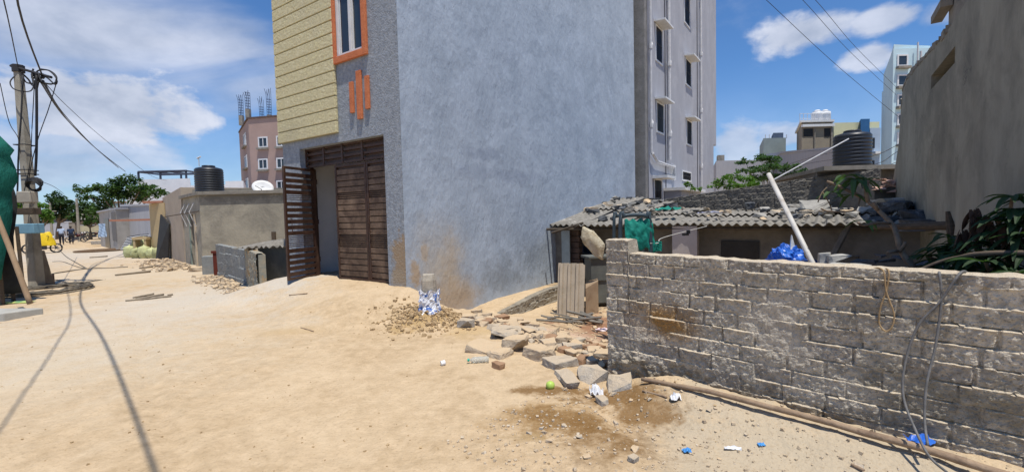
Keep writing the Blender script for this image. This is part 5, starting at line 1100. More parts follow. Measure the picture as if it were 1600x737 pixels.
# green sheet over a tubular frame
TEAL = mat('teal_net_cloth', (.012, .24, .185), (.008, .17, .135), scale=12, bump=.8, bscale=25, rough=.75); DKF = mat('dark_blue_grey_tube', (.05, .075, .09), (.04, .055, .07), bump=.1, rough=.45)
o = thing('frame_chair', at(992, 420, 6.8), 'dark tubular frame draped with teal cloth behind the left end of the block wall', 'frame')
a_, b_ = at(970, 395, 6.8), at(1016, 395, 6.75); zt = at(990, 336, 6.8).z
P = [Vector((a_.x-.02, a_.y, -.4)), Vector((a_.x, a_.y, zt-.1)), Vector((a_.x+.05, a_.y, zt-.02)), Vector((a_.x+.13, a_.y, zt)), Vector((b_.x-.13, b_.y, zt)), Vector((b_.x-.05, b_.y, zt-.03)), Vector((b_.x, b_.y, zt-.11)), Vector((b_.x+.02, b_.y, -.4))]
b = MB(); b.tube(smooth_path(P, 4), .032, 9); b.build('tube_frame', DKF, o, smooth=True)
P2 = [q + Vector((.0, .42, 0)) for q in P]; b = MB(); b.tube(smooth_path(P2, 4), .026, 8)
for z in (.2, .6): b.tube([Vector((a_.x, a_.y, z)), Vector((a_.x, a_.y+.42, z))], .02, 6); b.tube([Vector((b_.x, b_.y, z)), Vector((b_.x, b_.y+.42, z))], .02, 6)
b.build('rear_frame', DKF, o, smooth=True)
b = MB(); n = 26
for j in range(n+1):
    for i in range(n+1):
        u, v = i/n, j/n; x = lerp(a_.x+.05, b_.x+.03+.05*v, u); z = zt-.07 - .42*v - (.05*abs(math.sin(u*9)) if v > .9 else 0) + (.02*math.sin(u*25) if v < .1 else 0)
        b.v.append(Vector((x, a_.y-.045 - .03*math.sin(v*3) + .03*fb(u*6, v*2.5, 4), z + .10*v*(u > .8)*-.5)))
b.f = [(j*(n+1)+i, j*(n+1)+i+1, (j+1)*(n+1)+i+1, (j+1)*(n+1)+i) for j in range(n) for i in range(n)]
tag(b.build('draped_cloth', TEAL, smooth=True, solid=.006), 'teal cloth hanging on the dark tubular frame', 'cloth')
# clothes line with peg cloth
l0 = at(1016, 380, 6.7); l1 = pe(apx(1105, 352, -.1)[0], -.1, 1.27); mid = at(1048, 372, 7.0)
b = MB(); b.tube(smooth_path([l0, at(1030, 379, 6.9), mid+Vector((0, .3, 0)), l1]), .006, 5); tag(b.build('washing_line', mat('white_cord', (.6, .6, .58), bump=0)), 'thin white washing line from the teal frame to the shack eave', 'line')
p = at(1029, 383, 6.88); scr = MB()
for i in range(5):
    for j in range(5): scr.v.append(p + Vector((-.05+.1*i/4, .01*math.sin(i*2+j), .06-.15*j/4)))
scr.f = [(j+5*i, j+1+5*i, j+6+5*i, j+5+5*i) for i in range(4) for j in range(4)]
tag(scr.build('small_cloth', TEAL, solid=.01), 'tiny teal cloth pegged on the white washing line', 'cloth')
b = MB(); q = at(1071, 366, 7.6); b.box(q, (.10, .05, .04), .3); b.box(q+Vector((.05, 0, .04)), (.05, .04, .06), .4); tag(b.build('clothes_peg_bundle', DRK), 'dark clip on the washing line before the pinkish pillar', 'clip')
# blue tarpaulin bundle
p = at(1232, 408, 5.2); b = MB(); ns, lay = 48, 26
for j in range(lay+1):
    th = math.pi*j/lay
    for i in range(ns):
        a = 2*math.pi*i/ns; d = Vector((math.sin(th)*math.cos(a), math.sin(th)*math.sin(a), math.cos(th)))
        r = 1 + .34*fb(d.x*1.6, d.y*1.6, d.z*1.6+3, 3) + .16*fb(d.x*6, d.y*6, d.z*6, 4); b.v.append(Vector((p.x+.03, p.y+.1, p.z-.02)) + Vector((d.x*.20*r, d.y*.18*r, d.z*.19*r)))
b.f = [(j*ns+i, j*ns+(i+1) % ns, (j+1)*ns+(i+1) % ns, (j+1)*ns+i) for j in range(lay) for i in range(ns)]
tag(b.build('tarpaulin_bundle', BLU), 'bright blue tarpaulin bundle heaped behind the block wall under the leaning pipe', 'tarpaulin')
b = MB(); q = at(1268, 404, 5.0); b.v = []; 
tag(rock(Vector((q.x, q.y, q.z-.12)), (.4, .3, .14), .2, 55, 'cloth_heap', mat('dark_blue_cloth', (.02, .05, .16), bump=.5)), 'dark blue cloth end sticking out right of the bright tarpaulin', 'cloth')
b = MB(); q = at(1250, 398, 5.05); b.add([q+Vector((-.02, .2, -.2)), q+Vector((.14, .2, -.2)), q+Vector((.04, .22, .22))], [(0, 1, 2)]); tag(b.build('board_scrap', WPL, solid=.02), 'pale pointed board behind the tarpaulin and the leaning pipe', 'board')
# a rubble shelf behind the wall that carries these things
heap = MB(); hx0 = 48
for j in range(25):
    for i in range(61):
        t = 1.2+ 3.6*i/60; s = .18 + 2.2*j/24; q = BC + BW*t - BN*s + Vector((.6*(j/24), 0, 0))
        z = (.96 - .04*t + .07*fb(q.x*3, q.y*3, 8, 4) + .03*fb(q.x*9, q.y*9, 5))*sm((t-1.2)/.5)*sm((2.45-s)/.8) - .5*(1-sm((t-1.2)/.5)*sm((2.45-s)/.8))
        heap.v.append(Vector((q.x, q.y, z)))
heap.f = [(j*61+i, j*61+i+1, (j+1)*61+i+1, (j+1)*61+i) for j in range(24) for i in range(60)]
DARKR = mat('dark_rubbish_soil', (.13, .12, .11), (.08, .075, .07), scale=5, bump=.9, bscale=40, c3=(.22, .21, .20), s3=6, t3=(.55, .65))
tag(heap.build('rubbish_heap', DARKR), 'dark heap of soil and rubbish filling the space behind the block wall', 'rubbish', kind='stuff')
def hz(px, py, Yg=4.5):
    r = ray(px, py); k = 3.0
    while k < 12:
        q = CAM + r*k; s = -(q-BC).dot(BN)
        if q.z < 1.0 and s > .2: return q
        k += .02
    return CAM + r*6
PALE = mat('pale_grey_rubble', (.40, .39, .36), (.29, .28, .26), scale=6, bump=.6, bscale=30)
for i, (px, py, Y, s, lab) in enumerate([(1308, 402, 4.35, (.28, .16, .10), 'pale tilted concrete slab on the rubbish heap beside the tarpaulin'), (1288, 402, 4.4, (.14, .12, .12), 'grey rough lump left of the tilted slab on the heap'), (1330, 412, 4.1, (.3, .12, .06), 'flat pale slab lying on the wall-side edge of the heap'), (1300, 412, 4.1, (.12, .1, .07), 'small pale lump on the heap just above the wall')]):
    rock(at(px, py, Y)-Vector((0, 0, .04)), s, i, 400+i, 'heap_slab', PALE, label=lab, cat='slab')
rnd = random.Random(77)
DKL = mat('dark_slate_scraps', (.10, .105, .115), (.05, .055, .06), scale=6, bump=.5, c3=(.2, .21, .23), s3=5, t3=(.55, .65))
for i in range(48):
    px = rnd.uniform(1330, 1600); py = rnd.uniform(385, 422); Y = lerp(4.2, 3.2, (px-1330)/270)*rnd.uniform(1.0, 1.35)
    q = at(px, py, Y); q.z = min(q.z, 1.03); sc = rnd.uniform(.08, .3)
    rock(q-Vector((0, 0, .06)), (sc*1.6, sc*.7, .05), rnd.uniform(0, 3), 500+i, 'rubbish_scrap', (DKL, DKL, DARKR, PALE)[i % 4 if i % 3 == 0 else 0], pts=10, label='%s scrap on the heap behind the block wall, %s' % (('dark slate', 'black', 'brown-black', 'pale')[i % 4], 'under the bare branches' if px < 1430 else 'left of the dark shrub' if px < 1520 else 'under the dark shrub'), cat='rubbish', group='flat scraps on the rubbish heap')
# rubble lying on the shack roof
def zroof(a, u): return lerp(1.30, zback(a), u/4.9)+.05
rnd = random.Random(31)
for i in range(150):
    z_ = rnd.random()
    if z_ < .45: a, u = rnd.uniform(5.2, 7.9), rnd.uniform(.5, 4.6)
    elif z_ < .8: a, u = rnd.uniform(0, 2.6), rnd.uniform(1.6, 4.7)
    else: a, u = rnd.uniform(1, 6), rnd.uniform(.5, 4.6)
    s = rnd.uniform(.06, .26); q = pe(a, u, zroof(a, u))
    rock(q, (s*1.4, s, s*.55), rnd.uniform(0, 3), 600+i, 'roof_rubble', (PALE, RUBG, RUB, DKL, PALE)[i % 5], pts=10, label='%s %s rubble piece on the %s of the corrugated roof' % ('small' if s < .15 else 'larger', ('pale', 'grey', 'sandy', 'dark', 'whitish')[i % 5], 'left end' if a < 2.6 else 'middle' if a < 5.2 else 'right end'), cat='rubble', group='rubble pieces lying on the shack roof', sink=.3)
for i, (px, py, s, m, lab) in enumerate([(1272, 331, (.55, .4, .32), PALE, 'light grey hollow box-like block near the front edge of the roof'), (1047, 327, (.5, .3, .22), DKL, 'dark block on the left roof beside the teal rag'), (1100, 322, (.7, .35, .3), RUBG, 'big grey block on the roof straight above the pillar'), (1118, 317, (.4, .3, .28), DKL, 'dark block touching the big grey block on the roof'), (1177, 320, (.6, .35, .16), DKL, 'dark flat block in the middle of the roof'), (1020, 315, (.45, .25, .14), DKL, 'dark brick lying highest on the left roof'), (1172, 327, (.42, .3, .22), DKL, 'rounded dark lump in the middle of the roof'), (1235, 330, (.4, .4, .2), PALE, 'pale lump in front of the pipe on the roof')]):
    # find the roof under that pixel
    r = ray(px, py); k = 6.0
    while k < 20:
        q = CAM + r*k; a = (q-E0).dot(E); u = (q-E0).dot(EU)
        if 0 < u < 5 and q.z < zroof(max(0, a), u): break
        k += .05
    rock(q, s, i*.7, 800+i, 'roof_block', m, pts=16, label=lab, cat='block', sink=.1, bev=.06)
q = at(1043, 326, 10.8); scrap(0, 0, .75, .5, .12, TEAL, 'teal_rag', 'teal rag lying on the left part of the shack roof', 'rag', 12, base=(q.x, q.y, q.z-.05))
q = at(1108, 330, 10.2); scrap(0, 0, .7, .3, .05, mat('pale_violet_cloth', (.36, .38, .52), (.28, .30, .42), scale=7, bump=.4), 'violet_rag', 'pale violet cloth strip on the roof below the big grey block', 'rag', 13, base=(q.x, q.y, q.z-.05))
# broken masonry at the foot of the cement wall + red tiles
rnd = random.Random(41)
TILE2 = mat('pinkish_broken_tile', (.50, .33, .27), (.40, .26, .21), scale=5, bump=.4)
for i in range(16):
    q = at(rnd.uniform(1372, 1400), rnd.uniform(280, 300), rnd.uniform(10.4, 11)); rock(q, (.3, .2, .07), rnd.uniform(0, 3), 900+i, 'broken_tile', TILE2, pts=8, label='broken pinkish tile by the left edge of the cement wall, %s' % ('lower in the pile' if i % 2 else 'upper in the pile'), cat='tile', group='broken tiles by the cement wall')
b = MB(); q = at(1388, 300, 10.7); b.prism([(q.x-.5, q.y-.2, -.5), (q.x+.9, q.y-.3, -.5), (q.x+.9, q.y+.9, -.5), (q.x-.5, q.y+.9, -.5)], (0, 0, at(1388, 293, 10.7).z+.5)); tag(b.build('tile_ledge', JC), 'rough masonry ledge carrying broken tiles beside the cement wall', 'ledge')
for i, (px, py, Y, s, lab) in enumerate([(1405, 318, 8.4, (.9, .5, .24), 'big dark slab of rubble leaning on the cement wall'), (1425, 330, 7.6, (.8, .4, .2), 'dark rubble slab below the biggest one at the cement wall'), (1385, 308, 9, (.7, .4, .14), 'pale board lying left of the dark slabs'), (1450, 345, 6.8, (.9, .4, .2), 'dark slab at the right end of the shack roof'), (1400, 335, 7.9, (.8, .5, .12), 'flat dark sheet on the right end of the shack roof')]):
    rock(at(px, py, Y)-Vector((0, 0, .12)), s, .5+i*.4, 950+i, 'slab_rubble', (PALE if i == 2 else DKL), pts=16, label=lab, cat='slab')
b = MB(); q0_, q1_ = at(1365, 355, 6.6), at(1490, 352, 5.6); b.tube([q0_, q1_], [.035, .06], 8); tag(b.build('log', DKW), 'dark log lying level along the right end of the shack', 'log')

# ================================================================== BRANCH AND PLANTS
BRA = mat('brown_bare_branch', (.25, .18, .12), (.17, .12, .085), scale=14, bump=.6, bscale=40)
PL = leafmat('long_leaf_green', (.07, .13, .05), (.04, .08, .03)); PLD = leafmat('deep_leaf_green', (.05, .095, .038), (.026, .052, .02))
def leaf(mb, base, d, l, w, droop=.4, rnd=random):
    d = Vector(d).normalized(); side = d.cross(Vector((0, 0, 1)))
    if side.length < .1: side = Vector((1, 0, 0))
    side.normalize(); vs_ = []; n = 5
    for i in range(n+1):
        t = i/n; c = Vector(base) + d*l*t - Vector((0, 0, 1))*droop*l*t*t; ww = w*math.sin(math.pi*min(.97, .08+t*.9))**.8*.5
        vs_ += [c - side*ww + Vector((0, 0, ww*.4)), c, c + side*ww + Vector((0, 0, ww*.4))]
    f = []
    for i in range(n): f += [(i*3, i*3+1, i*3+4, i*3+3), (i*3+1, i*3+2, i*3+5, i*3+4)]
    mb.add(vs_, f)
def whorl(mb, c, n, l, w, rnd, up=.2, droop=.5):
    for i in range(n):
        a = 2*math.pi*i/n + rnd.uniform(-.3, .3); leaf(mb, c, (math.cos(a), math.sin(a), up+rnd.uniform(-.2, .3)), l*rnd.uniform(.7, 1.1), w, droop*rnd.uniform(.7, 1.3))
def bp(px, py, Y=4.6): return at(px, py, Y)
o = thing('bare_branch_shrub', bp(1420, 420, 4.0), 'leaning shrub of bare brown branches with a few long leaves above the block wall', 'shrub')
b = MB(); b.tube(smooth_path([bp(1428, 418, 4.05), bp(1410, 395, 4.15), bp(1402, 370, 4.2), bp(1395, 352, 4.3), bp(1376, 332, 4.4), bp(1358, 316, 4.5), bp(1330, 300, 4.6), bp(1292, 283, 4.7)], 4), [.028]*4+[.026]*4+[.024]*4+[.023]*4+[.021]*4+[.018]*4+[.015]*4+[.011], 8)
b.tube(smooth_path([bp(1356, 314, 4.5), bp(1353, 295, 4.5), bp(1356, 282, 4.5)], 4), .019, 7); b.tube(smooth_path([bp(1390, 349, 4.3), bp(1368, 348, 4.2), bp(1350, 352, 4.15), bp(1341, 348, 4.1)], 4), [.015]*6+[.012]*7, 7)
b.tube(smooth_path([bp(1405, 393, 4.15), bp(1413, 383, 4.1), bp(1414, 378, 4.1)], 3), .016, 6); b.tube(smooth_path([bp(1344, 308, 4.55), bp(1340, 322, 4.5), bp(1330, 330, 4.5), bp(1295, 330, 4.6), bp(1283, 326, 4.6)], 4), .009, 6)
b.tube([bp(1402, 392, 4.15), bp(1388, 394, 4.1)], .016, 6); b.tube([bp(1372, 328, 4.4), bp(1365, 316, 4.4)], .014, 6)
b.tube(smooth_path([bp(1300, 286, 4.7), bp(1285, 300, 4.7), bp(1278, 316, 4.7)], 3), .006, 5); b.tube(smooth_path([bp(1285, 300, 4.7), bp(1296, 318, 4.7), bp(1300, 330, 4.7)], 3), .006, 5)
b.build('branch', BRA, o, smooth=True)
rnd = random.Random(3); f = MB()
for px, py, Y, n, l in ((1334, 280, 4.6, 8, .26), (1345, 283, 4.6, 6, .26), (1322, 276, 4.7, 5, .22), (1300, 300, 4.7, 5, .16), (1350, 345, 4.4, 3, .2), (1330, 305, 4.6, 4, .18)): whorl(f, bp(px, py, Y), n, l, .05, rnd, .15, .7)
f.build('leaves', PL, o)
o = thing('mango_shrub', bp(1555, 430, 3.25), 'dark long-leaved shrub against the cement wall at the right edge', 'shrub')
rnd = random.Random(8); st = MB(); f = MB()
base = bp(1560, 470, 3.4)
for px, py, Y in ((1582, 308, 3.35), (1560, 345, 3.4), (1590, 350, 3.3), (1600, 330, 3.3), (1545, 385, 3.5), (1575, 395, 3.3), (1520, 380, 3.6), (1600, 400, 3.2), (1498, 385, 3.8), (1470, 390, 3.9), (1485, 370, 3.9), (1510, 400, 3.6), (1540, 410, 3.3), (1610, 370, 3.2), (1590, 425, 3.1), (1620, 310, 3.3), (1450, 400, 4.0)):
    c = bp(px, py, Y); st.tube(smooth_path([base, base.lerp(c, .5)+Vector((.05, .05, .02)), c], 4), .011, 6)
    whorl(f, c, 9, .24, .05, rnd, .25, .5); whorl(f, c-Vector((0, 0, .09)), 7, .24, .05, rnd, .0, .7)
st.build('stem', BRA, o); f.build('leaves', PLD, o)
DRYL = mat('dry_brown_leaves', (.085, .05, .035), (.05, .03, .02), scale=8, bump=.3); f = MB()
for px, py, Y in ((1526, 340, 3.5), (1555, 350, 3.4), (1528, 355, 3.5), (1590, 375, 3.3), (1505, 370, 3.6)):
    for _ in range(9): leaf(f, bp(px, py, Y)+Vector((rnd.uniform(-.04, .04), rnd.uniform(-.04, .04), rnd.uniform(-.02, .08))), (rnd.uniform(-.4, .4), rnd.uniform(-.4, .4), -1), .16, .045, 0)
f.build('dry_leaves', DRYL, o)
b = MB(); b.tube(smooth_path([bp(1430, 424, 3.6), bp(1480, 405, 3.5), bp(1540, 396, 3.3), bp(1620, 395, 3.1)], 5), [.012]*8+[.02]*8, 7) ; tag(b.build('fallen_branch', DKW, smooth=True), 'dark curved branch lying across the rubbish heap at the right edge', 'branch')
for px, py, Y, lab in ((1485, 345, 4.6, 'small dry palm stump against the cement wall'), (1530, 345, 3.9, 'dark dried plant stump before the cement wall')):
    q = bp(px, py, Y); b = MB(); b.tube([q-Vector((0, 0, .35)), q-Vector((0, 0, .05)), q+Vector((-.03, 0, .10))], [.02, .035, .018], 8); tag(b.build('dry_stump', DRYL if Y < 4 else DKW), lab, 'stump')

# ================================================================== UTILITY POLE, WIRES, STALL
PY = 11.2
POLC = mat('pole_concrete', (.36, .33, .27), (.27, .25, .205), scale=4, bump=.5, bscale=25, stretch=(1, 1, .5), c3=(.17, .15, .12), s3=1.5)
pb_ = G(58, 452); PB = at(58, 448, PY); pole = thing('utility_pole', (PB.x, PB.y, -.1), 'leaning concrete utility pole with tangled cables and a steel crossarm', 'utility pole')
pt_ = at(29, 112, PY+.3)
b = MB(); bl_, tl_ = Vector((PB.x, PB.y, -.1)), pt_; wb, wt = .115, .07
def ring(c, w): return [c+Vector((x*w, y*w, 0)) for x, y in ((-1, -1), (1, -1), (1, 1), (-1, 1))]
b.hexa(ring(bl_, wb) + ring(tl_, wt)); b.build('pole_shaft', POLC, pole, bevel=.02)
xa, xb_ = at(17, 103, PY+.3), at(80, 121, PY+.1); b = MB(); b.tube([xa, xb_], .035, 6); b.tube([pt_-Vector((0, 0, .02)), pt_+Vector((0, 0, .16))], .12, 8); b.build('crossarm', mat('dark_rusty_steel', (.04, .04, .045), bump=.2, rough=.7), pole)
ib = MB()
for px in (52, 58, 66): 
    q = at(px, 117, PY+.2); ib.lathe(q-Vector((0, 0, .10)), [(.03, 0), (.05, .03), (.03, .06), (.05, .09), (.03, .13)], 10)
ib.build('insulator', TANK, pole)
CAB = mat('black_cable', (.03, .03, .033), (.02, .02, .022), bump=0, rough=.6)
def cable(pts, r, name='cable', label=None, cat='cable', par_=None, m=None, n=6, sag=0):
    b = MB(); b.tube(smooth_path([Vector(p) for p in pts], n), r, 5); o_ = b.build(name, m or CAB, par_, smooth=True); return tag(o_, label, cat) if not par_ else o_
# coils and drops on the pole
for i, (pts, r) in enumerate([([(34, 112), (40, 128), (55, 130), (70, 120), (86, 132), (88, 122), (75, 110), (58, 112), (62, 128), (80, 132)], .018), ([(22, 120), (16, 128), (20, 138), (35, 143), (48, 142), (53, 132), (50, 122)], .014), ([(60, 115), (66, 128), (84, 131), (88, 120), (78, 111), (64, 108)], .018), ([(36, 116), (44, 124), (52, 134), (60, 126), (56, 116)], .02), ([(52, 108), (50, 118), (56, 140), (60, 128)], .02)]):
    cable([at(x, y_, PY+.1+.12*math.sin(i*2+k)) for k, (x, y_) in enumerate(pts)], r, 'cable_loop', par_=pole)
cable([at(57, 118, PY), at(57.5, 180, PY), at(57, 240, PY), at(55, 275, PY)], .028, 'drop_cable', par_=pole)
cable([at(54, 125, PY), at(50, 200, PY+.2), at(46, 260, PY), at(30, 330, PY)], .009, 'thin_cable', par_=pole)
cable([at(88, 130, PY), at(76, 170, PY+.2), at(60, 215, PY), at(48, 262, PY), at(44, 290, PY)], .010, 'thin_cable', par_=pole)
cable([at(36, 118, PY), at(33, 180, PY-.2), at(29, 240, PY-.3), at(27, 300, PY-.3), at(20, 350, PY-.4)], .018, 'thick_cable', par_=pole)
b = MB(); q = at(56, 288, PY-.15)
for k in range(9):
    R = Matrix.Rotation(R_(70+k*7), 3, 'X') @ Matrix.Rotation(R_(k*23), 3, 'Z'); b.tube([q + R @ Vector((.17*math.cos(a*.5236), .15*math.sin(a*.5236), .01*k)) for a in range(12)], .016, 5, closed=True)
b.build('cable_coil', CAB, pole, smooth=True)
b = MB(); q = at(43, 308, PY-.25); b.box(q, (.34, .2, .28)); b.build('junction_box', mat('cream_box', (.46, .42, .35), bump=.1), pole, bevel=.02)
b = MB(); b.box(at(45, 330, PY-.25), (.40, .22, .16)); b.build('meter_clamp', DKW, pole, bevel=.01)
b = MB(); b.box(at(47, 357, PY-.3), (.46, .26, .24)); b.build('blue_box', mat('light_blue_painted_box', (.22, .42, .55), (.17, .33, .45), scale=3, bump=.1), pole, bevel=.015)
b = MB()
for py in (262, 268, 224): q = bl_.lerp(tl_, (448-py)/336.); b.tube([q+Vector((x*.14, y_*.14, 0)) for x, y_ in ((-1, -1), (1, -1), (1, 1), (-1, 1))], .012, 5, closed=True)
b.build('wire_tie', CAB, pole)
# overhead lines
ea = at(66, 118, PY+.1)
cable([ea, (-8.3, 7.7, 5.35), (-5.0, 4.65, 5.3), (-1.64, 1.35, 5.45), (.2, -.6, 5.6)], .017, 'overhead_cable', 'thick overhead cable from the pole top casting the long shadow on the road')
cable([at(28, 104, PY+.2), (-7.4, 6.6, 5.3), (-5.4, 4.4, 5.25), (-3.45, 2.1, 5.3), (-1.4, -.3, 5.5)], .010, 'overhead_wire', 'thinner overhead wire left of the thick overhead cable')
far = [(at(185, 262, 26), .016), (at(196, 268, 27), .016), (at(188, 262, 27.5), .014)]
for i, ((e_, r), (mx_, my_)) in enumerate(zip(far, ((100, 182), (104, 186), (98, 176)))):
    cable([at(62+i*3, 126, PY), at(mx_, my_, 15.5+i*.3), at(150, 232, 21), e_], r, 'service_wire', ('lowest', 'middle', 'upper')[i]+' wire of the bundle falling from the pole towards the wide tree')
cable([at(66, 125, PY), at(105, 166, 16), at(160, 215, 22), at(232, 272, 30), at(260, 282, 33)], .010, 'service_wire', 'single thin wire reaching from the pole to the white building')
cable([at(60, 282, PY), at(85, 292, 16), at(100, 303, 22)], .008, 'service_wire', 'short thin wire running from the cable coil towards the far trees')
cable([at(0, 130, 9), at(14, 190, 9.5), at(28, 215, 10.2), at(32, 240, PY)], .007, 'service_wire', 'faint wire between the green net and the pole')
for i, (x0, y0, Y0, x1, y1, Y1, lab) in enumerate([(1195, -2, 16, 1440, 212, 26, 'longest overhead wire slanting across the right sky'), (1252, -2, 18, 1400, 148, 30, 'left wire of the close pair in the right sky'), (1272, -2, 18, 1402, 138, 30, 'right wire of the close pair in the right sky')]):
    cable([at(x0-80, y0-75, Y0-2), at(x0, y0, Y0), at((x0+x1)/2, (y0+y1)/2+6, (Y0+Y1)/2), at(x1, y1, Y1)], .010, 'overhead_wire', lab)
for py0, py1 in ((238, 226), (252, 236), (262, 252)):
    cable([at(1355, py0+8, 24), at(1380, py0, 24), at(1404, py1, 24), at(1440, py1-12, 25)], .016, 'service_wire', {238: 'highest', 252: 'middle', 262: 'lowest'}[py0]+' of the three wires crossing the light blue tower')
for i, (ya, yb) in enumerate(((266, 240), (272, 252))):
    cable([at(1228, ya-8, 22), at(1270, (ya+yb)/2-8, 22), at(1312, yb-4, 22)], .010, 'service_wire', ('upper', 'lower')[i]+' wire crossing the pale shed wall')
# post beside the pole and leaning boards
b = MB(); q = at(67, 440, 11.6); b.hexa(ring(Vector((q.x, q.y, -.1)), .17) + ring(Vector((q.x-.15, q.y, .95)), .13)); tag(b.build('leaning_block', mat('mottled_brown_concrete', (.22, .18, .13), (.15, .12, .09), scale=6, bump=.6), bevel=.02), 'squat brown block leaning on the right of the utility pole foot', 'block')
b = MB(); q = at(72, 436, 11.9); b.box((q.x, q.y, .15), (.28, .2, .3), .4); tag(b.build('small_brick', BRK, bevel=.02), 'small brown brick at the road side of the pole foot', 'brick')
# green net stall
stall = thing('net_stall', at(0, 480, 8.6), 'roadside stall screened with green shade net at the left edge', 'stall')
NET = mat('green_shade_net', (.012, .155, .12), (.006, .085, .068), scale=3, bump=.9, bscale=9, bdist=.05, rough=.8, stretch=(1, 1, .4)); DT = mat('dark_tarpaulin', (.03, .032, .034), (.018, .02, .022), scale=3, bump=.5, rough=.7)
b = MB(); edge = [(-2, 205), (22, 234), (13, 243), (17, 262), (20, 280), (10, 300), (13, 320), (15, 345), (11, 380), (12, 410), (10, 436)]
rows_ = []
for k, (px, py) in enumerate(edge):
    e = at(px-5, py, 8.9); row = []
    for i in range(14):
        t = i/13; q = e + Vector((-2.6*t, -.9*t, .5*t*(1-k/12))) + Vector((.03*fb(i, k, 2), .16*math.sin(i*1.9+k*.35)+.08*fb(i*.8, k*.6, 9), 0)); row.append(q)
    rows_.append(row)
b.v = [q for r in rows_ for q in r]; b.f = [(k*14+i, k*14+i+1, (k+1)*14+i+1, (k+1)*14+i) for k in range(len(edge)-1) for i in range(13)]
b.build('shade_net', NET, stall, smooth=True, solid=.01)
b = MB(); rows_ = []
for k in range(9):
    e = at(lerp(16, 36, k/8), lerp(280, 458, k/8), 9.3); rows_ += [e + Vector((-2.8*i/9, -.6*i/9 + .08*math.sin(i*2+k), 0)) for i in range(10)]
b.v = rows_; b.f = [(k*10+i, k*10+i+1, (k+1)*10+i+1, (k+1)*10+i) for k in range(8) for i in range(9)]; b.build('tarpaulin_side', DT, stall, smooth=True, solid=.01)
b = MB()
for px, Y in ((19, 9.4), (2, 9.0), (36, 10.4)): q = at(px, 440, Y); b.tube([(q.x, q.y, -.05), (q.x-.05, q.y, 2.2 if px < 30 else 1.6)], .035, 6)
b.build('post', DKW, stall)

b = MB(); b.tube(smooth_path([at(-6, 335, 8.2), at(18, 395, 8.1), at(47, 474, 8.0)], 5), .042, 8); tag(b.build('bamboo_pole', mat('tan_bamboo', (.34, .24, .15), (.25, .17, .105), scale=5, bump=.4, stretch=(1, 1, .5)), smooth=True), 'slanting bamboo pole propped against the green net stall', 'pole')
q = at(10, 492, 7.6); 
b = MB(); b.hexa([Vector((q.x-1.2, q.y-.6, -.05)), Vector((q.x+.12, q.y-.15, -.05)), Vector((q.x+.28, q.y+.35, -.05)), Vector((q.x-1.2, q.y+.2, -.05)), Vector((q.x-1.2, q.y-.6, .17)), Vector((q.x+.12, q.y-.15, .14)), Vector((q.x+.28, q.y+.35, .12)), Vector((q.x-1.2, q.y+.2, .17))]); tag(b.build('kerb_slab', mat('pale_grey_slab', (.42, .41, .37), (.33, .32, .29), scale=4, bump=.5), bevel=.02), 'thick pale concrete slab lying at the left edge by the stall', 'slab')
scrap(22, 474, .9, .25, .05, mat('yellow_green_wrapper', (.55, .55, .16), (.12, .28, .14), scale=6, bump=.5), 'plastic_sack', 'flattened yellow and green sack under the bamboo pole', 'sack', 15, .2)
# cable coils on the ground
cc = G(76, 455); rnd = random.Random(6); coil = thing('cable_coil', cc, 'wide flat coil of grey cable lying on the road by the pole', 'coil'); CCM = mat('dusty_grey_cable', (.20, .175, .14), (.12, .11, .095), scale=12, bump=.3)
for k in range(11):
    ra = rnd.uniform(.5, .86); ox, oy = rnd.uniform(-.10, .1), rnd.uniform(-.12, .12); P = []
    for a in range(26):
        th = 2*math.pi*a/26; x = cc.x-.1+ox+ra*1.0*math.cos(th)*1.05; y_ = cc.y+oy+ra*1.1*math.sin(th); P.append(Vector((x, y_, zg(x, y_)+.02+.012*k*.6)))
    b = MB(); b.tube(P, .014, 5, closed=True); b.build('cable_turn', CCM, coil, smooth=True)
def gl(pts, r, name, lab, cat='cable', m=None):
    P = smooth_path([G(x, y_) for x, y_ in pts], 6); b = MB(); b.tube([Vector((q.x, q.y, zg(q.x, q.y)+r*.6)) for q in P], r, 5); return tag(b.build(name, m or CCM, smooth=True), lab, cat)
gl([(75, 430), (105, 424), (135, 420), (170, 419), (200, 417)], .018, 'ground_cable', 'dark cable lying across the road in front of the pole')
gl([(82, 409), (98, 409), (118, 416), (135, 420)], .016, 'ground_cable', 'thin curved cable on the road beyond the pole')
gl([(88, 384), (100, 398), (118, 410), (136, 420)], .018, 'ground_cable', 'straight cable along the road from the walkers to the crossing cable')
gl([(78, 436), (110, 442), (140, 440), (165, 437)], .014, 'ground_cable', 'faint cable on the road just above the flat coil')
cc2 = G(161, 392); b = MB()
for k in range(3):
    b.tube([Vector((cc2.x+(1.05+.06*k)*math.cos(a*.3142), cc2.y+(1.3+.1*k)*math.sin(a*.3142), zg(cc2.x, cc2.y)+.03+.02*k)) for a in range(20)], .03, 5, closed=True)
tag(b.build('hose_ring', mat('brown_hose', (.20, .13, .08), bump=.2)), 'brown ring of hose lying on the far road before the sacks', 'hose')

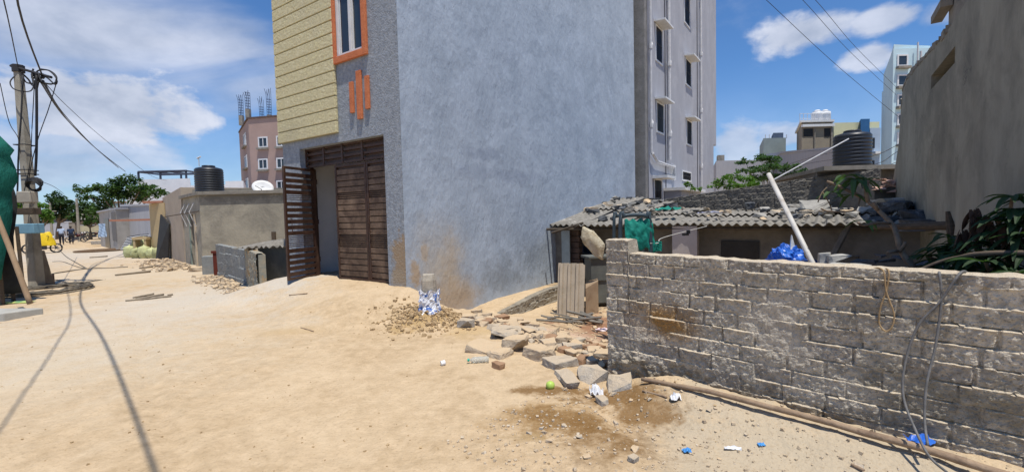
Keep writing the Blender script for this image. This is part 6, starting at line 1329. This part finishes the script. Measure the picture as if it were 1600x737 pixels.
# ================================================================== SACKS, STACKS, FAR STREET LIFE
SAK = [mat('pale_yellow_green_sack', (.56, .58, .30), (.40, .42, .22), scale=5, bump=.9, bscale=14, bdist=.03), mat('dull_olive_sack', (.42, .43, .22), (.30, .31, .16), scale=5, bump=.9, bscale=14, bdist=.03)]
proto = None
spots = [(203, 402, 0), (214, 403, 1), (226, 403, 0), (238, 403, 0), (247, 403, 1), (209, 401, 1), (220, 399, 0), (232, 399, 1), (243, 399, 0)]
for i, (px, py, k) in enumerate(spots):
    p = G(px, py); up = .36 if i >= 5 else 0; rnd = random.Random(i)
    b = MB(); ns, lay = 18, 10; hgt = rnd.uniform(.52, .66); ww = rnd.uniform(.22, .27)
    for j in range(lay+1):
        t = j/lay; r = ww*(math.sin(math.pi*min(1, .12+t*.88))**.45) * (1 if t < .85 else .7)
        for n_ in range(ns):
            a = 2*math.pi*n_/ns; rr = r*(1+.30*fb(math.cos(a)*2+i*3, math.sin(a)*2, t*3+i)+.05*math.sin(a*6)) * (.35 if j == lay-1 else .6 if j == lay else 1); b.v.append(p + Vector((rr*math.cos(a), rr*.85*math.sin(a) + (.25 if up else 0), up + hgt*t)))
    b.f = [(j*ns+q_, j*ns+(q_+1) % ns, (j+1)*ns+(q_+1) % ns, (j+1)*ns+q_) for j in range(lay) for q_ in range(ns)] + [tuple(lay*ns+q_ for q_ in range(ns))]
    tag(b.build('sack', SAK[k], smooth=True), '%s sack in the %s row of the sack pile, %s' % (('pale yellow', 'olive')[k], 'upper' if i >= 5 else 'lower', 'left half' if px < 222 else 'right half'), 'sack', 'yellow-green sacks piled before the sheet hut')
q = G(203, 392); rnd = random.Random(2); st_ = thing('slab_stack', q, 'stack of white edged dark sheets leaning before the grey sheet hut', 'stack')
for k in range(8):
    b = MB(); b.box((q.x+.06*k-.1, q.y+.3, .07+.105*k), (.85, .7, .045), Matrix.Rotation(-.05-.015*k, 3, 'Y')); b.build('white_sheet', WHT, st_)
    b = MB(); b.box((q.x+.06*k-.1, q.y+.3, .12+.105*k), (.80, .66, .05), Matrix.Rotation(-.05-.015*k, 3, 'Y')); b.build('dark_sheet', DRK, st_)
q = G(187, 389); b = MB(); 
for k in range(4): b.tube([Vector((q.x+.33*math.cos(a*.524), q.y+.3+.33*math.sin(a*.524), .12+.17*k)) for a in range(12)], .085, 7, closed=True)
tag(b.build('tyre_stack', TANK, smooth=True), 'stack of black tyres left of the striped sheet stack', 'tyre stack')
q = G(158, 384); b = MB(); b.box((q.x, q.y, .16), (1.1, .5, .3), .2); b.box((q.x+.3, q.y, .4), (.3, .4, .25), .2); tag(b.build('crate_heap', RUBG, bevel=.03), 'low grey heap in front of the weathered hut doorway', 'heap')
# person standing at the hut doorway is unclear in the photo: clothes hanging by the door
b = MB(); q = at(160, 362, 30)
for j in range(6):
    for i in range(6): b.v.append(q + Vector((-.25+.5*i/5, .05*math.sin(i*2+j), .55-.9*j/5)))
b.f = [(j*6+i, j*6+i+1, (j+1)*6+i+1, (j+1)*6+i) for j in range(5) for i in range(5)]; tag(b.build('hanging_cloth', mat('pale_blue_cloth', (.40, .52, .68), bump=.3), solid=.02), 'pale blue cloth hanging at the hut doorway', 'cloth')

# ---- people (skin surface on a joint skeleton)
SKN = mat('brown_skin', (.20, .115, .07), bump=0, rough=.6); HAIR = mat('black_hair', (.012, .011, .01), bump=0, rough=.6)
def skin(name, pts, edges, rad, m, parent, base, sub=2):
    me = bpy.data.meshes.new(name); me.from_pydata([Vector(p) for p in pts], edges, []); o = bpy.data.objects.new(name, me); C.objects.link(o); o.parent = parent; WO[o] = base
    md = o.modifiers.new('skin', 'SKIN'); 
    if not me.skin_vertices: me.attributes  # created by the modifier
    for i, r in enumerate(rad):
        sv = me.skin_vertices[0].data[i]; sv.radius = (r, r) if not isinstance(r, tuple) else r; sv.use_root = (i == 0)
    s = o.modifiers.new('sub', 'SUBSURF'); s.levels = sub; s.render_levels = sub; me.materials.append(m); return o
def person(loc, rz, h, shirt, trousers, step, label):
    o = thing('person', loc, label, 'person', None); o.rotation_euler.z = rz; k = h/1.7
    z = lambda v: v*k
    # facing +Y (away from the camera): pelvis root
    J = [(0, 0, z(.95)), (0, .0, z(1.12)), (0, .01, z(1.32)), (0, .0, z(1.45)), (0, .02, z(1.52)), (0, .03, z(1.60)), (0, .04, z(1.68)),
         (-.18*k, 0, z(1.40)), (-.24*k, -.03, z(1.14)), (-.25*k, .06, z(.90)), (-.25*k, .10, z(.80)),
         (.18*k, 0, z(1.40)), (.24*k, .02, z(1.14)), (.25*k, .12, z(.92)), (.25*k, .16, z(.82)),
         (-.09*k, 0, z(.90)), (-.10*k, step*.5, z(.50)), (-.10*k, step*.75, z(.08)), (-.10*k, step*.75+.15, z(.03)),
         (.09*k, 0, z(.90)), (.10*k, -step*.3, z(.50)), (.10*k, -step*1.0, z(.10)), (.10*k, -step*1.0+.14, z(.03))]
    Ed = [(0, 1), (1, 2), (2, 3), (3, 4), (4, 5), (5, 6), (2, 7), (7, 8), (8, 9), (9, 10), (2, 11), (11, 12), (12, 13), (13, 14), (0, 15), (15, 16), (16, 17), (17, 18), (0, 19), (19, 20), (20, 21), (21, 22)]
    Rd = [.14, .125, .15, .09, .055, .09, .075, .06, .045, .034, .035, .06, .045, .034, .035, .085, .06, .042, .04, .085, .06, .042, .04]
    skin('body', J, Ed, [r*k for r in Rd], SKN, o, Vector(loc))
    S = [J[0], J[1], J[2], (0, 0, z(1.43)), J[7], (-.225*k, -.02, z(1.2)), J[11], (.225*k, .01, z(1.2))]
    skin('shirt', S, [(0, 1), (1, 2), (2, 3), (2, 4), (4, 5), (2, 6), (6, 7)], [r*k for r in (.185, .165, .185, .10, .085, .07, .085, .07)], shirt, o, Vector(loc))
    T = [(0, 0, z(.93)), J[15], J[16], (J[17][0], J[17][1], z(.12)), J[19], J[20], (J[21][0], J[21][1], z(.14))]
    skin('trousers', T, [(0, 1), (1, 2), (2, 3), (0, 4), (4, 5), (5, 6)], [r*k for r in (.155, .105, .085, .065, .105, .085, .065)], trousers, o, Vector(loc))
    b = MB(); b.lathe(Vector((0, 0, 0)), [(.01, z(1.71)), (.07, z(1.70)), (.096, z(1.65)), (.098, z(1.60)), (.07, z(1.56))][::-1], 14)
    for v in b.v: v.y += .02
    me = bpy.data.meshes.new('hair'); me.from_pydata(b.v, [], b.f); ho = bpy.data.objects.new('hair', me); C.objects.link(ho); ho.parent = o; me.materials.append(HAIR)
    return o
g0 = G(98, 384)
P1 = at(97, 384, 40); P2 = at(112, 383, 41)
person((P1.x, P1.y, zbase(P1.x, P1.y)), .78, 1.68, mat('light_blue_shirt', (.42, .52, .68), bump=0), mat('dark_trousers', (.03, .032, .045), bump=0), .16, 'person in a pale blue shirt and dark trousers walking away down the street')
person((P2.x, P2.y, zbase(P2.x, P2.y)), .78, 1.66, mat('navy_shirt', (.03, .05, .10), bump=0), MC['dark_trousers'], .14, 'person in dark navy clothes walking away beside the one in pale blue')
# ---- motorbikes
def motorbike(loc, rz, label, col, group=None):
    o = thing('motorbike', loc, label, 'motorbike', group); base = Vector(loc)
    def P_(x, y_, z): return base + Matrix.Rotation(rz, 3, 'Z') @ Vector((x, y_, z))
    for s_ in (-1, 1):
        b = MB(); b.tube([P_(.62*s_ + .27*math.cos(a*.393), 0, .3+.27*math.sin(a*.393)) for a in range(16)], .045, 6, closed=True); w_ = b.build('wheel', TANK, o, smooth=True)
        b = MB(); b.tube([P_(.62*s_, -.05, .3), P_(.62*s_, .05, .3)], .06, 8)
        for a in range(6): b.tube([P_(.62*s_, 0, .3), P_(.62*s_+.25*math.cos(a*1.047), 0, .3+.25*math.sin(a*1.047))], .01, 4)
        b.build('hub', PIPED, w_)
    b = MB(); b.tube([P_(-.62, 0, .32), P_(-.2, 0, .5), P_(.3, 0, .62), P_(.42, 0, .85)], .05, 6); b.tube([P_(.62, 0, .3), P_(.40, 0, 1.0)], .03, 6); b.box(P_(0, 0, .38), (.35, .25, .3), rz); b.build('engine_frame', PIPED, o)
    b = MB(); b.lathe(P_(.15, 0, .62), [(.1, 0), (.16, .06), (.15, .16), (.06, .24)], 12, sx=1.5); b.build('fuel_tank', col, o, smooth=True)
    b = MB(); b.tube([P_(.02, 0, .78), P_(-.3, 0, .76), P_(-.68, 0, .84)], [.09, .11, .07], 8); b.build('seat', TANK, o, smooth=True)
    b = MB(); b.tube([P_(.34, -.33, 1.05), P_(.42, 0, 1.02), P_(.34, .33, 1.05)], .018, 6); b.build('handlebar', PIPED, o)
    b = MB(); b.lathe(P_(.5, 0, .88), [(.05, 0), (.09, .04), (.09, .12), (.04, .16)], 10); b.build('headlight', WHT, o)
    return o
q = at(66, 386, 27)
motorbike((q.x, q.y, zbase(q.x, q.y)), .5, 'motorbike under a bright yellow cover parked by the utility pole', MC['yellow_textured_cladding'])
YC = mat('bright_yellow_cover', (.80, .56, .02), (.66, .45, .015), scale=4, bump=.6, bscale=12, bdist=.04, rough=.5); b = MB(); ns, lay = 24, 9
for j in range(lay+1):
    t = j/lay
    for i in range(ns):
        a = 2*math.pi*i/ns; r = lerp(1.0, .55, t**1.6)*(1+.08*fb(math.cos(a)*3, math.sin(a)*3, t*2)); b.v.append(Vector((q.x, q.y, 0)) + Matrix.Rotation(.5, 3, 'Z') @ Vector((.66*r*math.cos(a), .34*r*math.sin(a), lerp(.40, 1.15, t)*1.0 + .05*fb(math.cos(a)*4, math.sin(a)*4, t*5) + (.10*math.cos(a) if t > .5 else 0))))
b.f = [(j*ns+i, j*ns+(i+1) % ns, (j+1)*ns+(i+1) % ns, (j+1)*ns+i) for j in range(lay) for i in range(ns)] + [tuple(lay*ns+i for i in range(ns))]
tag(b.build('motorbike_cover', YC, smooth=True), 'bright yellow cover draped over the motorbike by the pole', 'cover')
DBK = mat('dark_maroon_paint', (.08, .015, .015), bump=0, rough=.3)
for i, (px, Y, lab) in enumerate([(119, 46, 'dark parked motorbike nearest the walkers'), (124, 50, 'dark parked motorbike second from the walkers'), (129, 55, 'dark parked motorbike farthest from the walkers'), (148, 58, 'dark parked motorbike in front of the compound wall')]):
    q = at(px, 372, Y); motorbike((q.x, q.y, zbase(q.x, q.y)), 1.2, lab, DBK, 'dark motorbikes parked along the far street')
for px, Y, top, lab in ((123, 48, 310, 'right grey pole standing far down the street'), (81, 52, 317, 'left grey pole standing far down the street')):
    q = at(px, 360, Y); b = MB(); b.tube([(q.x, q.y, -.3), (q.x, q.y, at(px, top, Y).z)], [.14, .10], 8)
    if px == 81: z_ = at(px, 330, Y).z; b.tube([(q.x-.1, q.y, z_), (q.x+.7, q.y, z_)], .05, 5)
    tag(b.build('street_pole', POLC), lab, 'pole')

# every top-level object without another kind is a thing
for o_ in list(bpy.context.scene.objects):
    if o_.parent is None and o_.type in ('MESH', 'EMPTY') and 'kind' not in o_: o_['kind'] = 'thing'
